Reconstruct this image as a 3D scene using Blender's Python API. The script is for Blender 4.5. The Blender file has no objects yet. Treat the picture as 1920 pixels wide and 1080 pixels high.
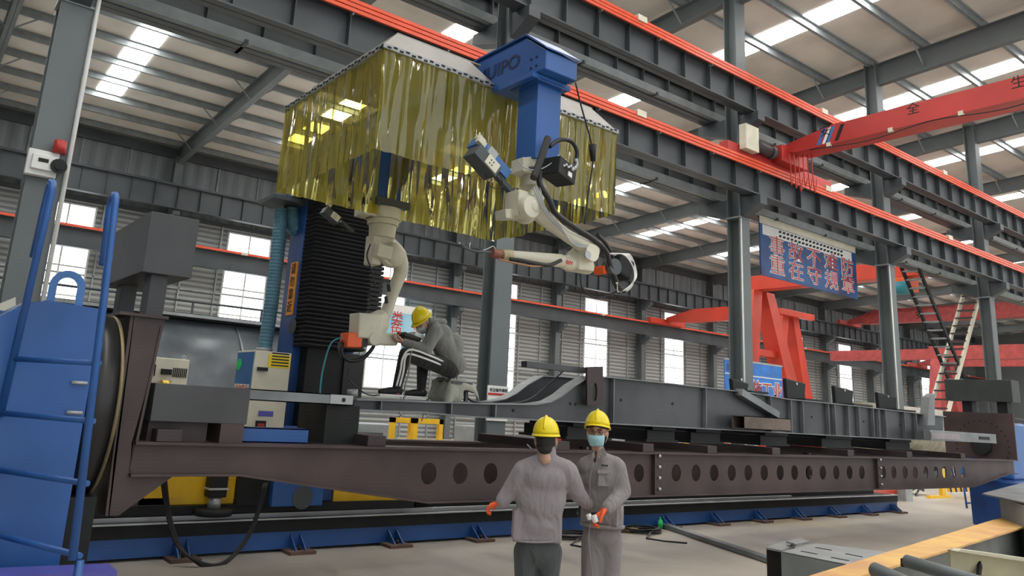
import bpy, bmesh, math, random
from mathutils import Vector, Matrix, Euler
random.seed(7)
PI = math.pi
S = bpy.context.scene
COL = S.collection
# ------------------------------------------------------------------ camera
FPX, YAW, PIT, ROL, PX, PY = 1446.84, .637143, .231839, .0605006, 886.28, 420.23
CH = 1.75
_F = Vector((math.sin(YAW)*math.cos(PIT), math.cos(YAW)*math.cos(PIT), math.sin(PIT)))
_R = Vector((math.cos(YAW), -math.sin(YAW), 0))
_U = _R.cross(_F)
_RR = _R*math.cos(ROL) + _U*math.sin(ROL)
_UU = -_R*math.sin(ROL) + _U*math.cos(ROL)
cam = bpy.data.cameras.new('camera')
cam.sensor_width = 36
cam.lens = FPX/1920*36
cam.shift_x = (960-PX)/1920
cam.shift_y = (PY-540)/1920
cam.clip_start = .1
cam.clip_end = 400
camo = bpy.data.objects.new('camera', cam)
COL.objects.link(camo)
M = Matrix.Identity(4)
for i in range(3):
    M[i][0] = _RR[i]; M[i][1] = _UU[i]; M[i][2] = -_F[i]
M[2][3] = CH
camo.matrix_world = M
S.camera = camo
CAM = Vector((0, 0, CH))

def at(x, y, Y=None, X=None, Z=None, W=None):
    d = _F + _RR*((x-PX)/FPX) - _UU*((y-PY)/FPX)
    if Y is not None: k = Y/d.y
    elif X is not None: k = X/d.x
    elif Z is not None: k = (Z-CH)/d.z
    else: k = W
    return CAM + d*k

# ------------------------------------------------------------------ world and exposure
S.view_settings.view_transform = 'Standard'
S.view_settings.look = 'None'
S.view_settings.gamma = 1
S.view_settings.use_curve_mapping = False
S.view_settings.exposure = 0.6
W_ = bpy.data.worlds.new('overcast_daylight')
S.world = W_
W_.use_nodes = True
bg = W_.node_tree.nodes['Background']
bg.inputs[0].default_value = (.93, .97, 1, 1)
bg.inputs[1].default_value = .8
SKY_E = 11.0      # radiance of the translucent roof strips
WIN_E = 3.2      # radiance of the windows of the far wall

# ------------------------------------------------------------------ materials
MT = {}
def mat(name, col, rough=.5, metal=0, var=.08, vscale=3, bump=0, bscale=30, spec=.5, col2=None, alpha=None, emit=None):
    if name in MT: return MT[name]
    m = bpy.data.materials.new(name); m.use_nodes = True
    nt = m.node_tree; b = nt.nodes['Principled BSDF']
    b.inputs['Roughness'].default_value = rough
    b.inputs['Metallic'].default_value = metal
    b.inputs['Specular IOR Level'].default_value = spec
    c = tuple(col)+(1,)
    if emit:
        b.inputs['Base Color'].default_value = c
        b.inputs['Emission Color'].default_value = c
        b.inputs['Emission Strength'].default_value = emit
    elif var or col2:
        tc = nt.nodes.new('ShaderNodeTexCoord')
        n = nt.nodes.new('ShaderNodeTexNoise'); n.inputs['Scale'].default_value = vscale
        n.inputs['Detail'].default_value = 5
        r = nt.nodes.new('ShaderNodeValToRGB')
        a = col2 if col2 else tuple(v*(1-var*2) for v in col)
        z = col if col2 else tuple(min(1, v*(1+var*2)) for v in col)
        r.color_ramp.elements[0].position = .35; r.color_ramp.elements[0].color = tuple(a)+(1,)
        r.color_ramp.elements[1].position = .65; r.color_ramp.elements[1].color = tuple(z)+(1,)
        nt.links.new(tc.outputs['Object'], n.inputs['Vector'])
        nt.links.new(n.outputs['Fac'], r.inputs[0])
        nt.links.new(r.outputs[0], b.inputs['Base Color'])
    else:
        b.inputs['Base Color'].default_value = c
    if bump:
        tc = nt.nodes.new('ShaderNodeTexCoord')
        n = nt.nodes.new('ShaderNodeTexNoise'); n.inputs['Scale'].default_value = bscale
        n.inputs['Detail'].default_value = 3
        bp = nt.nodes.new('ShaderNodeBump'); bp.inputs['Strength'].default_value = bump
        bp.inputs['Distance'].default_value = .02
        nt.links.new(tc.outputs['Object'], n.inputs['Vector'])
        nt.links.new(n.outputs['Fac'], bp.inputs['Height'])
        nt.links.new(bp.outputs[0], b.inputs['Normal'])
    MT[name] = m
    return m

steel = mat('painted_grey_steel', (.125, .145, .15), .5, var=.06, vscale=.7)
steel_dk = mat('dark_grey_steel', (.062, .072, .08), .5, var=.08, vscale=.9)
steel_lt = mat('light_grey_steel', (.24, .27, .28), .45, var=.06)
galv = mat('galvanised_steel', (.36, .38, .38), .4, .3, var=.06)
brown = mat('primer_brown_steel', (.06, .038, .037), .5, var=.14, vscale=1.6)
brown_dk = mat('dark_brown_steel', (.045, .03, .032), .55, var=.1)
frame_m = mat('mill_grey_steel', (.06, .064, .07), .42, .25, var=.14, vscale=1.3)
frame_lt = mat('mill_grey_plate', (.2, .215, .22), .4, .3, var=.12, vscale=2)
cwt = mat('counterweight_grey_steel', (.062, .064, .07), .55, var=.1, vscale=1.2)
blue = mat('machine_blue_paint', (.022, .1, .33), .38, var=.08, vscale=1.2)
blue_dk = mat('dark_blue_paint', (.016, .07, .26), .4, var=.1)
blue_lt = mat('light_blue_paint', (.05, .16, .42), .35, var=.05)
black = mat('black_metal', (.015, .016, .017), .6, var=.1, spec=.3)
rubber = mat('black_rubber', (.012, .012, .013), .5, var=.05)
bellow_m = mat('black_bellows_fabric', (.014, .015, .017), .55, var=.1)
orange = mat('conductor_orange_plastic', (.78, .1, .04), .4, var=.03)
red = mat('crane_red_paint', (.47, .032, .026), .4, var=.08, vscale=.8)
red_or = mat('gantry_orange_red_paint', (.6, .055, .026), .4, var=.06, vscale=.8)
cream = mat('robot_cream_paint', (.62, .6, .48), .35, var=.04)
cream2 = mat('cabinet_cream_paint', (.66, .63, .5), .45, var=.04)
white = mat('white_plastic', (.75, .76, .74), .4, var=.02)
yellow = mat('safety_yellow_paint', (.85, .5, .01), .45, var=.05)
helmet_m = mat('yellow_helmet_plastic', (.83, .66, .01), .3, var=.02)
glove_m = mat('orange_work_glove', (.85, .12, .03), .75, var=.08, bump=.4, bscale=150)
skin = mat('skin', (.55, .33, .24), .55, var=.06, vscale=12)
hair = mat('black_hair', (.015, .012, .011), .5, var=.1, bump=.6, bscale=120)
silver = mat('bare_silver_steel', (.5, .51, .52), .42, .6, var=.05)
rust = mat('rust_orange_plate', (.58, .3, .12), .6, var=.1, vscale=2.2, col2=(.72, .45, .13))
roof_m = mat('roof_insulation_sheet', (.66, .63, .58), .7, var=.05, vscale=.6, bump=.25, bscale=2.2)
teal = mat('teal_hose', (.03, .25, .3), .4, var=.05)
hose_b = mat('blue_grey_duct_hose', (.1, .24, .33), .55, var=.06)
canvas = mat('grey_green_cloth', (.42, .43, .36), .85, var=.06, bump=.5, bscale=12)
purple = mat('violet_blue_paint', (.1, .1, .42), .4, var=.06)
orange_b = mat('orange_bumper_plastic', (.85, .12, .02), .4, var=.03)
wood = mat('pale_wood', (.45, .36, .24), .7, var=.12, vscale=8)
green = mat('green_bottle_plastic', (.02, .6, .15), .3, var=.03)

def cloth_mat(name, col, wr=1.0, sc=6):
    m = bpy.data.materials.new(name); m.use_nodes = True
    nt = m.node_tree; b = nt.nodes['Principled BSDF']
    b.inputs['Base Color'].default_value = tuple(col)+(1,)
    b.inputs['Roughness'].default_value = .85
    b.inputs['Sheen Weight'].default_value = .15
    tc = nt.nodes.new('ShaderNodeTexCoord')
    mp = nt.nodes.new('ShaderNodeMapping'); mp.inputs['Scale'].default_value = (1, 1, .45)
    n = nt.nodes.new('ShaderNodeTexNoise'); n.inputs['Scale'].default_value = sc
    n.inputs['Detail'].default_value = 2.5; n.inputs['Distortion'].default_value = 1.2
    n2 = nt.nodes.new('ShaderNodeTexNoise'); n2.inputs['Scale'].default_value = 420
    ad = nt.nodes.new('ShaderNodeMath'); ad.operation = 'MULTIPLY_ADD'; ad.inputs[1].default_value = .04
    bp = nt.nodes.new('ShaderNodeBump'); bp.inputs['Strength'].default_value = wr; bp.inputs['Distance'].default_value = .05
    L = nt.links.new
    L(tc.outputs['Object'], mp.inputs[0]); L(mp.outputs[0], n.inputs['Vector']); L(tc.outputs['Object'], n2.inputs['Vector'])
    L(n2.outputs['Fac'], ad.inputs[0]); L(n.outputs['Fac'], ad.inputs[2]); L(ad.outputs[0], bp.inputs['Height'])
    L(bp.outputs[0], b.inputs['Normal'])
    return m
work_grey = cloth_mat('grey_workwear_cotton', (.3, .27, .29))
work_grey2 = cloth_mat('grey_workwear_cotton_warm', (.25, .228, .232))
work_dark = cloth_mat('dark_grey_trousers', (.075, .085, .09))
hood_grey = cloth_mat('grey_hooded_jacket_cotton', (.2, .205, .195), .6, 7)
track_blk = cloth_mat('black_track_pants', (.012, .012, .014), .5, 8)
stripe_w = cloth_mat('white_stripe_cloth', (.8, .8, .78), .3)
mask_b = cloth_mat('light_blue_mask_fabric', (.38, .66, .76), .3, 30)
mask_w = cloth_mat('pale_mask_fabric', (.5, .58, .58), .3, 30)
sock_r = cloth_mat('dark_red_sock', (.3, .05, .04), .3)

def floor_mat():
    m = bpy.data.materials.new('worn_concrete'); m.use_nodes = True
    nt = m.node_tree; b = nt.nodes['Principled BSDF']; L = nt.links.new
    tc = nt.nodes.new('ShaderNodeTexCoord')
    n = nt.nodes.new('ShaderNodeTexNoise'); n.inputs['Scale'].default_value = .45; n.inputs['Detail'].default_value = 8
    n.inputs['Roughness'].default_value = .62
    r = nt.nodes.new('ShaderNodeValToRGB'); e = r.color_ramp.elements
    e[0].position = .3; e[0].color = (.33, .295, .25, 1); e[1].position = .7; e[1].color = (.5, .45, .38, 1)
    n2 = nt.nodes.new('ShaderNodeTexNoise'); n2.inputs['Scale'].default_value = .16; n2.inputs['Detail'].default_value = 3
    r2 = nt.nodes.new('ShaderNodeValToRGB'); e = r2.color_ramp.elements
    e[0].position = .55; e[0].color = (0, 0, 0, 1); e[1].position = .68; e[1].color = (.45, .45, .45, 1)
    mx = nt.nodes.new('ShaderNodeMix'); mx.data_type = 'RGBA'; mx.inputs['B'].default_value = (.55, .42, .2, 1)
    L(tc.outputs['Object'], n.inputs['Vector']); L(tc.outputs['Object'], n2.inputs['Vector'])
    L(n.outputs['Fac'], r.inputs[0]); L(n2.outputs['Fac'], r2.inputs[0])
    L(r2.outputs[0], mx.inputs['Factor']); L(r.outputs[0], mx.inputs['A'])
    L(mx.outputs['Result'], b.inputs['Base Color'])
    b.inputs['Roughness'].default_value = .5
    return m
floor_m = floor_mat()

def corr_mat(name, c1, c2, axis, scale):
    """ribbed sheet: fine ribs by bump along one axis"""
    m = bpy.data.materials.new(name); m.use_nodes = True
    nt = m.node_tree; b = nt.nodes['Principled BSDF']; L = nt.links.new
    b.inputs['Roughness'].default_value = .5
    tc = nt.nodes.new('ShaderNodeTexCoord')
    w = nt.nodes.new('ShaderNodeTexWave'); w.wave_type = 'BANDS'; w.bands_direction = axis
    w.inputs['Scale'].default_value = scale
    r = nt.nodes.new('ShaderNodeValToRGB'); e = r.color_ramp.elements
    e[0].position = .25; e[0].color = tuple(c2)+(1,); e[1].position = .45; e[1].color = tuple(c1)+(1,)
    bp = nt.nodes.new('ShaderNodeBump'); bp.inputs['Strength'].default_value = .8; bp.inputs['Distance'].default_value = .06
    L(tc.outputs['Object'], w.inputs['Vector']); L(w.outputs['Fac'], r.inputs[0]); L(w.outputs['Fac'], bp.inputs['Height'])
    L(r.outputs[0], b.inputs['Base Color']); L(bp.outputs[0], b.inputs['Normal'])
    return m
wall_m = corr_mat('ribbed_grey_wall_sheet', (.38, .4, .39), (.19, .2, .2), 'Z', 1.35)
wall_v = corr_mat('flat_grey_wall_sheet', (.22, .24, .25), (.17, .19, .2), 'X', .5)

def emis(name, col, st):
    m = bpy.data.materials.new(name); m.use_nodes = True
    nt = m.node_tree; nt.nodes.clear()
    e = nt.nodes.new('ShaderNodeEmission'); e.inputs[0].default_value = tuple(col)+(1,); e.inputs[1].default_value = st
    o = nt.nodes.new('ShaderNodeOutputMaterial'); nt.links.new(e.outputs[0], o.inputs[0])
    return m
sky_m = emis('translucent_roof_strip_daylight', (1, .99, .96), SKY_E)
win_m = emis('daylit_window_pane', (.96, .98, 1), WIN_E)
lamp_m = emis('lamp_tube', (1, 1, 1), 6)

def curtain_mat():
    m = bpy.data.materials.new('yellow_welding_curtain_vinyl'); m.use_nodes = True
    nt = m.node_tree; nt.nodes.clear(); L = nt.links.new
    tr = nt.nodes.new('ShaderNodeBsdfTransparent'); tr.inputs[0].default_value = (.76, .7, .25, 1)
    df = nt.nodes.new('ShaderNodeBsdfDiffuse'); df.inputs[0].default_value = (.55, .48, .09, 1)
    tl = nt.nodes.new('ShaderNodeBsdfTranslucent'); tl.inputs[0].default_value = (.85, .72, .08, 1)
    gl = nt.nodes.new('ShaderNodeBsdfGlossy'); gl.inputs['Roughness'].default_value = .06
    m1 = nt.nodes.new('ShaderNodeMixShader'); m1.inputs[0].default_value = .5
    m2 = nt.nodes.new('ShaderNodeMixShader'); m2.inputs[0].default_value = .4
    m3 = nt.nodes.new('ShaderNodeMixShader')
    fr = nt.nodes.new('ShaderNodeFresnel'); fr.inputs[0].default_value = 1.8
    tc = nt.nodes.new('ShaderNodeTexCoord')
    mp = nt.nodes.new('ShaderNodeMapping'); mp.inputs['Scale'].default_value = (8, 8, 1.0)
    n = nt.nodes.new('ShaderNodeTexNoise'); n.inputs['Scale'].default_value = 1; n.inputs['Detail'].default_value = 1
    bp = nt.nodes.new('ShaderNodeBump'); bp.inputs['Strength'].default_value = 1; bp.inputs['Distance'].default_value = .12
    L(tc.outputs['Object'], mp.inputs[0]); L(mp.outputs[0], n.inputs['Vector']); L(n.outputs['Fac'], bp.inputs['Height'])
    L(bp.outputs[0], gl.inputs['Normal']); L(bp.outputs[0], fr.inputs['Normal'])
    L(df.outputs[0], m1.inputs[1]); L(tl.outputs[0], m1.inputs[2])
    L(tr.outputs[0], m2.inputs[1]); L(m1.outputs[0], m2.inputs[2])
    L(m2.outputs[0], m3.inputs[1]); L(gl.outputs[0], m3.inputs[2]); L(fr.outputs[0], m3.inputs[0])
    o = nt.nodes.new('ShaderNodeOutputMaterial'); L(m3.outputs[0], o.inputs[0])
    return m
curtain_m = curtain_mat()

# ------------------------------------------------------------------ helpers
def origin(o):
    v = Vector((0, 0, 0))
    while o is not None:
        v += o.location; o = o.parent
    return v
def tag(o, label=None, cat=None, group=None, kind=None):
    if label: o['label'] = label
    if cat: o['category'] = cat
    if group: o['group'] = group
    if kind: o['kind'] = kind
    return o
def thing(name, loc, label, cat, group=None, kind=None):
    o = bpy.data.objects.new(name, None); COL.objects.link(o)
    o.empty_display_size = .1
    o.location = loc
    return tag(o, label, cat, group, kind)
V = Vector
class MB:
    """collects shapes in world coordinates, links them as one mesh object"""
    def __init__(s): s.v = []; s.f = []; s.sm = []
    def add(s, vs, fs, smooth=False):
        n = len(s.v); s.v += [V(v) for v in vs]; s.f += [tuple(i+n for i in f) for f in fs]; s.sm += [smooth]*len(fs)
        return s
    def hexa(s, p):
        return s.add(p, [(0, 3, 2, 1), (4, 5, 6, 7), (0, 1, 5, 4), (1, 2, 6, 5), (2, 3, 7, 6), (3, 0, 4, 7)])
    def box(s, x0, x1, y0, y1, z0, z1):
        return s.hexa([(x0, y0, z0), (x1, y0, z0), (x1, y1, z0), (x0, y1, z0), (x0, y0, z1), (x1, y0, z1), (x1, y1, z1), (x0, y1, z1)])
    def obox(s, c, ax, ay, az, hx, hy, hz):
        c = V(c); ax, ay, az = V(ax).normalized()*hx, V(ay).normalized()*hy, V(az).normalized()*hz
        return s.hexa([c-ax-ay-az, c+ax-ay-az, c+ax+ay-az, c-ax+ay-az, c-ax-ay+az, c+ax-ay+az, c+ax+ay+az, c-ax+ay+az])
    def bar(s, a, b, w, h=None, up=(0, 0, 1)):
        a, b = V(a), V(b); d = (b-a); h = h or w; up = V(up)
        if abs(d.normalized().dot(up)) > .98: up = V((0, 1, 0))
        x = d.cross(up).normalized(); z = x.cross(d).normalized()
        return s.obox((a+b)/2, d, x, z, d.length/2, w/2, h/2)
    def prism(s, pts, d):
        """polygon of 3-D points extruded by vector d"""
        n = len(pts); d = V(d); p = [V(q) for q in pts]
        return s.add(p+[q+d for q in p], [tuple(range(n))[::-1], tuple(range(n, 2*n))]+[(i, (i+1) % n, n+(i+1) % n, n+i) for i in range(n)])
    def cyl(s, a, b, r, r2=None, n=16, cap=True):
        a, b = V(a), V(b); r2 = r if r2 is None else r2; d = (b-a).normalized()
        x = d.orthogonal().normalized(); y = d.cross(x)
        vs = []
        for c, rr in ((a, r), (b, r2)):
            vs += [c+(x*math.cos(2*PI*i/n)+y*math.sin(2*PI*i/n))*rr for i in range(n)]
        s.add(vs, [(i, (i+1) % n, n+(i+1) % n, n+i) for i in range(n)], True)
        if cap: s.add(vs, [tuple(range(n))[::-1], tuple(range(n, 2*n))])
        return s
    def tube(s, pts, r, n=8, rf=None):
        pts = [V(p) for p in pts]; m = len(pts); vs = []
        t0 = (pts[1]-pts[0]).normalized(); x = t0.orthogonal().normalized()
        for i, p in enumerate(pts):
            t = (pts[min(i+1, m-1)]-pts[max(i-1, 0)]).normalized()
            x = (x-t*x.dot(t)).normalized(); y = t.cross(x)
            rr = rf(i/(m-1)) if rf else r
            vs += [p+(x*math.cos(2*PI*k/n)+y*math.sin(2*PI*k/n))*rr for k in range(n)]
        fs = [(i*n+k, i*n+(k+1) % n, (i+1)*n+(k+1) % n, (i+1)*n+k) for i in range(m-1) for k in range(n)]
        s.add(vs, fs, True)
        s.add(vs[:n]+vs[-n:], [tuple(range(n))[::-1], tuple(range(n, 2*n))])
        return s
    def ball(s, c, r, ax=((1, 0, 0), (0, 1, 0), (0, 0, 1)), n=16):
        c = V(c); r = (r, r, r) if not hasattr(r, '__len__') else r
        ax = [V(a).normalized() for a in ax]; vs = []; m = n//2
        for j in range(m+1):
            ph = PI*j/m
            for i in range(n):
                th = 2*PI*i/n
                vs.append(c+ax[0]*r[0]*math.sin(ph)*math.cos(th)+ax[1]*r[1]*math.sin(ph)*math.sin(th)+ax[2]*r[2]*math.cos(ph))
        return s.add(vs, [(j*n+i, (j+1)*n+i, (j+1)*n+(i+1) % n, j*n+(i+1) % n) for j in range(m) for i in range(n)], True)
    SC = None
    def build(s, name, m, parent=None, label=None, bevel=0, loc=None):
        if MB.SC: s.v = [MB.SC[0]+(v-MB.SC[0])*MB.SC[1] for v in s.v]
        me = bpy.data.meshes.new(name)
        if parent is not None: o0 = origin(parent)
        elif loc is not None: o0 = V(loc)
        else:
            lo = V([min(v[i] for v in s.v) for i in range(3)]); hi = V([max(v[i] for v in s.v) for i in range(3)])
            o0 = V(((lo.x+hi.x)/2, (lo.y+hi.y)/2, lo.z))
        me.from_pydata([v-o0 for v in s.v], [], s.f)
        for p, sm in zip(me.polygons, s.sm): p.use_smooth = sm
        bm = bmesh.new(); bm.from_mesh(me); bmesh.ops.remove_doubles(bm, verts=bm.verts, dist=1e-5)
        bmesh.ops.recalc_face_normals(bm, faces=bm.faces); bm.to_mesh(me); bm.free()
        me.materials.append(m)
        o = bpy.data.objects.new(name, me); COL.objects.link(o)
        if parent is not None: o.parent = parent
        else: o.location = o0
        if label: o['label'] = label
        if bevel:
            b = o.modifiers.new('bevel', 'BEVEL'); b.width = bevel; b.segments = 2; b.limit_method = 'ANGLE'
        return o

def plate(name, pts, Y, th, m, parent=None, holes=(), bevel=0, label=None):
    """upright plate in an XZ plane at Y.. Y+th; pts list of (X,Z); holes list of (X,Z,rx,rz)"""
    cu = bpy.data.curves.new(name, 'CURVE'); cu.dimensions = '2D'; cu.fill_mode = 'BOTH'; cu.extrude = th/2
    def sp(q):
        s = cu.splines.new('POLY'); s.points.add(len(q)-1)
        for i, p in enumerate(q): s.points[i].co = (p[0], p[1], 0, 1)
        s.use_cyclic_u = True
    sp(pts)
    for (hx, hz, rx, rz) in holes: sp([(hx+rx*math.cos(a*PI/12), hz+rz*math.sin(a*PI/12)) for a in range(24)])
    o = bpy.data.objects.new('tmp', cu); COL.objects.link(o)
    dg = bpy.context.evaluated_depsgraph_get()
    me = bpy.data.meshes.new_from_object(o.evaluated_get(dg))
    bpy.data.objects.remove(o)
    b = MB(); b.v = [V((v.co.x, Y+th/2+v.co.z, v.co.y)) for v in me.vertices]
    b.f = [tuple(p.vertices) for p in me.polygons]; b.sm = [False]*len(b.f)
    return b.build(name, m, parent, label, bevel)

def text(name, body, m, parent, pos, right, up, size, depth=.004, sx=1, align='CENTER', bold=0, offset=0):
    """lettering as a mesh lying in the plane right/up, centred at pos"""
    cu = bpy.data.curves.new(name, 'FONT'); cu.body = body; cu.size = size; cu.extrude = depth; cu.align_x = align; cu.align_y = 'CENTER'
    cu.offset = bold
    o = bpy.data.objects.new('tmp', cu); COL.objects.link(o)
    dg = bpy.context.evaluated_depsgraph_get()
    me = bpy.data.meshes.new_from_object(o.evaluated_get(dg)); bpy.data.objects.remove(o)
    r, u = V(right).normalized(), V(up).normalized(); n = r.cross(u)
    b = MB(); b.v = [V(pos)+r*v.co.x*sx+u*v.co.y+n*(v.co.z+depth+offset) for v in me.vertices]
    b.f = [tuple(p.vertices) for p in me.polygons]; b.sm = [False]*len(b.f)
    if not b.f: return None
    return b.build(name, m, parent)

def blob(parts, voxel=.012, smooth=6):
    """one continuous surface grown over capsules and ellipsoids (voxel remesh + smoothing), returned as an MB"""
    b = MB()
    for p in parts:
        if p[0] == 'cap':
            _, a, ra, c, rc = p; a, c = V(a), V(c)
            n = max(2, int((c-a).length/(min(ra, rc)*.45))+1)
            d = (c-a); x = d.orthogonal().normalized() if d.length > 1e-6 else V((1, 0, 0))
            b.ball(a, ra, n=14); b.ball(c, rc, n=14)
            if d.length > 1e-5: b.cyl(a, c, ra, rc, n=14)
        elif p[0] == 'ell':
            _, c, r, ax = p; b.ball(c, r, ax, n=18)
        elif p[0] == 'box':
            b.obox(*p[1:])
    me = bpy.data.meshes.new('t'); me.from_pydata(b.v, [], b.f)
    o = bpy.data.objects.new('t', me); COL.objects.link(o)
    r = o.modifiers.new('r', 'REMESH'); r.mode = 'VOXEL'; r.voxel_size = voxel
    s = o.modifiers.new('s', 'SMOOTH'); s.factor = .6; s.iterations = smooth
    dg = bpy.context.evaluated_depsgraph_get()
    m2 = bpy.data.meshes.new_from_object(o.evaluated_get(dg)); bpy.data.objects.remove(o)
    q = MB(); q.v = [v.co.copy() for v in m2.vertices]; q.f = [tuple(p.vertices) for p in m2.polygons]; q.sm = [True]*len(q.f)
    return q

def catmull(pts, k=6):
    p = [V(q) for q in pts]; p = [p[0]*2-p[1]]+p+[p[-1]*2-p[-2]]; out = []
    for i in range(1, len(p)-2):
        for j in range(k):
            t = j/k
            out.append(.5*((2*p[i])+(p[i+1]-p[i-1])*t+(2*p[i-1]-5*p[i]+4*p[i+1]-p[i+2])*t*t+(-p[i-1]+3*p[i]-3*p[i+1]+p[i+2])*t**3))
    out.append(p[-2]); return out
def struct(name, mb, m, parent=None, label=None, loc=None):
    o = mb.build(name, m, parent, label, loc=loc)
    if parent is None: o['kind'] = 'structure'
    return o
def ibeam_x(b, x0, x1, yc, z0, z1, fw=.3, ft=.03, wt=.016):
    b.box(x0, x1, yc-fw/2, yc+fw/2, z0, z0+ft); b.box(x0, x1, yc-fw/2, yc+fw/2, z1-ft, z1); b.box(x0, x1, yc-wt/2, yc+wt/2, z0, z1)
    return b
ORD = ['first', 'second', 'third', 'fourth', 'fifth', 'sixth', 'seventh', 'eighth', 'ninth', 'tenth', 'eleventh', 'twelfth', 'thirteenth', 'fourteenth', 'fifteenth', 'sixteenth', 'seventeenth', 'eighteenth', 'nineteenth', 'twentieth', 'twenty-first', 'twenty-second']
# ------------------------------------------------------------------ the hall
XS = [1.29+7.83*k for k in range(-1, 12)]
YA, YW = 11.42, 35.3          # column row, far wall
X0, X1 = -8, 96
YN = -13
def rz(y): return 12.55+(YW-y)*.0574
struct('floor', MB().box(X0, X1, YN, YW, -.2, 0), floor_m, loc=(0, 0, 0))
roof = struct('ceiling', MB().hexa([(X0, YN, rz(YN)), (X1, YN, rz(YN)), (X1, YW, rz(YW)), (X0, YW, rz(YW)), (X0, YN, rz(YN)+.1), (X1, YN, rz(YN)+.1), (X1, YW, rz(YW)+.1), (X0, YW, rz(YW)+.1)]), roof_m, loc=(0, 0, 12))
# purlins and translucent strips belong to the roof
y = 34.67
while y > YN:
    z = rz(y)
    b = MB().box(X0, X1, y-.012, y+.012, z-.24, z); b.box(X0, X1, y, y+.09, z-.24, z-.215); b.box(X0, X1, y-.09, y, z-.03, z-.005)
    b.build('purlin', steel_lt, roof); y -= 1.66
for k in range(len(XS)-1):
    xc = XS[k]+3.9
    for ya, yb in ((31.9, YN+2),):
        b = MB().hexa([(xc-.45, yb, rz(yb)-.02), (xc+.45, yb, rz(yb)-.02), (xc+.45, ya, rz(ya)-.02), (xc-.45, ya, rz(ya)-.02)]+[(xc-.45, yb, rz(yb)-.01), (xc+.45, yb, rz(yb)-.01), (xc+.45, ya, rz(ya)-.01), (xc-.45, ya, rz(ya)-.01)])
        b.build('skylight', sky_m, roof, 'bright translucent strip in the roof')
# far wall
struct('wall_back', MB().box(X0, X1, YW, YW+.2, 0, 13), wall_m, loc=(0, YW, 0))
struct('wall_right', MB().box(X1, X1+.2, YN, YW+.2, 0, 16), wall_v, loc=(X1, 0, 0))
struct('wall_left', MB().box(X0-.2, X0, YN, YW+.2, 0, 16), wall_v, loc=(X0, 0, 0))
t1 = struct('trim_1', MB().box(X0, X1, YW-.16, YW, 9.2, 9.35), steel_dk, loc=(0, YW, 9))
b = MB()
for k in range(len(XS)-1):
    for j in (1, 2, 3): b.box(XS[k]+j*1.96-.035, XS[k]+j*1.96+.035, YW-.12, YW, 9.3, 12.3)
struct('trim_2', b, steel_lt, loc=(0, YW, 9))
b = MB()
for k in range(len(XS)-1):
    for j in (.9, 2.5, 5.2, 6.9): b.box(XS[k]+j-.03, XS[k]+j+.03, YW-.1, YW, 0, 9.2)
for z in (1.1, 3.9, 6.1): b.box(X0, X1, YW-.1, YW, z-.04, z+.04)
struct('trim_3', b, galv, loc=(0, YW, 0))
struct('trim_4', MB().box(X0, X1, YW-.2, YW, 11.9, 12.35), steel_dk, loc=(0, YW, 11))
struct('trim_5', MB().box(X0, X1, YW-.04, YW, 9.35, 12.0), wall_v, loc=(0, YW, 9))
for k in range(len(XS)-1):
    xc = XS[k]+3.85
    w = struct('window_%d' % (k+1), MB().box(xc-1, xc+1, YW-.06, YW-.03, 2.4, 9.0), win_m, loc=(xc, YW, 2.4))
    f = MB()
    for dx in (-1.03, 0, 1.03): f.box(xc+dx-.035, xc+dx+.035, YW-.12, YW-.02, 2.4, 9.0)
    for z in (2.4, 4.1, 5.2, 6.4, 7.7, 9.0): f.box(xc-1.06, xc+1.06, YW-.115, YW-.02, z-.035, z+.035)
    f.build('window_frame', white, w)
# steel columns, row between the bays, and the columns at the far wall
def column(x, y, d, zt, label, cat, group=None, w=.42):
    b = MB(); t = .03
    b.box(x-w/2, x+w/2, y-d/2, y-d/2+t, 0, zt); b.box(x-w/2, x+w/2, y+d/2-t, y+d/2, 0, zt); b.box(x-.012, x+.012, y-d/2+t, y+d/2-t, 0, zt)
    o = b.build('steel_column', steel, None, loc=(x, y, 0)); tag(o, label, cat, group)
    q = MB().box(x-w/2-.08, x+w/2+.08, y-d/2-.08, y+d/2+.08, 0, .03); q.build('base_plate', steel_dk, o)
    return o
cols = []
for i, x in enumerate(XS):
    if x < 0 or x > 36: continue
    lab = ['grey steel column at far left carrying the white alarm box', 'grey steel column behind the sitting welder and white robot arm', 'grey steel column left of the hanging safety banner', 'grey steel column right of the safety banner, behind two-tone ladders', 'grey steel column right of the pale long ladder'][len(cols)] if len(cols) < 5 else 'dark grey steel column at the right edge past the pale ladder'
    c = column(x, YA, .38, rz(YA)-.2, lab, 'column', None); cols.append(c)
    for zt, s in ((7.38, -1), (7.38, 1), (9.62, -1), (9.62, 1)):
        ya = YA+s*.19; yb = YA+s*(.75 if s < 0 else 1.1)
        b = MB().prism([(x-.15, ya, zt-.02), (x-.15, yb, zt-.02), (x-.15, yb, zt-.25), (x-.15, ya, zt-.55)], (.3, 0, 0))
        b.build('bracket', steel_dk, c)
    b = MB().box(x-.24, x+.24, YA-.22, YA+.22, 6.83, 6.87); b.build('stiffener_plate', steel_lt, c)
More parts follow.
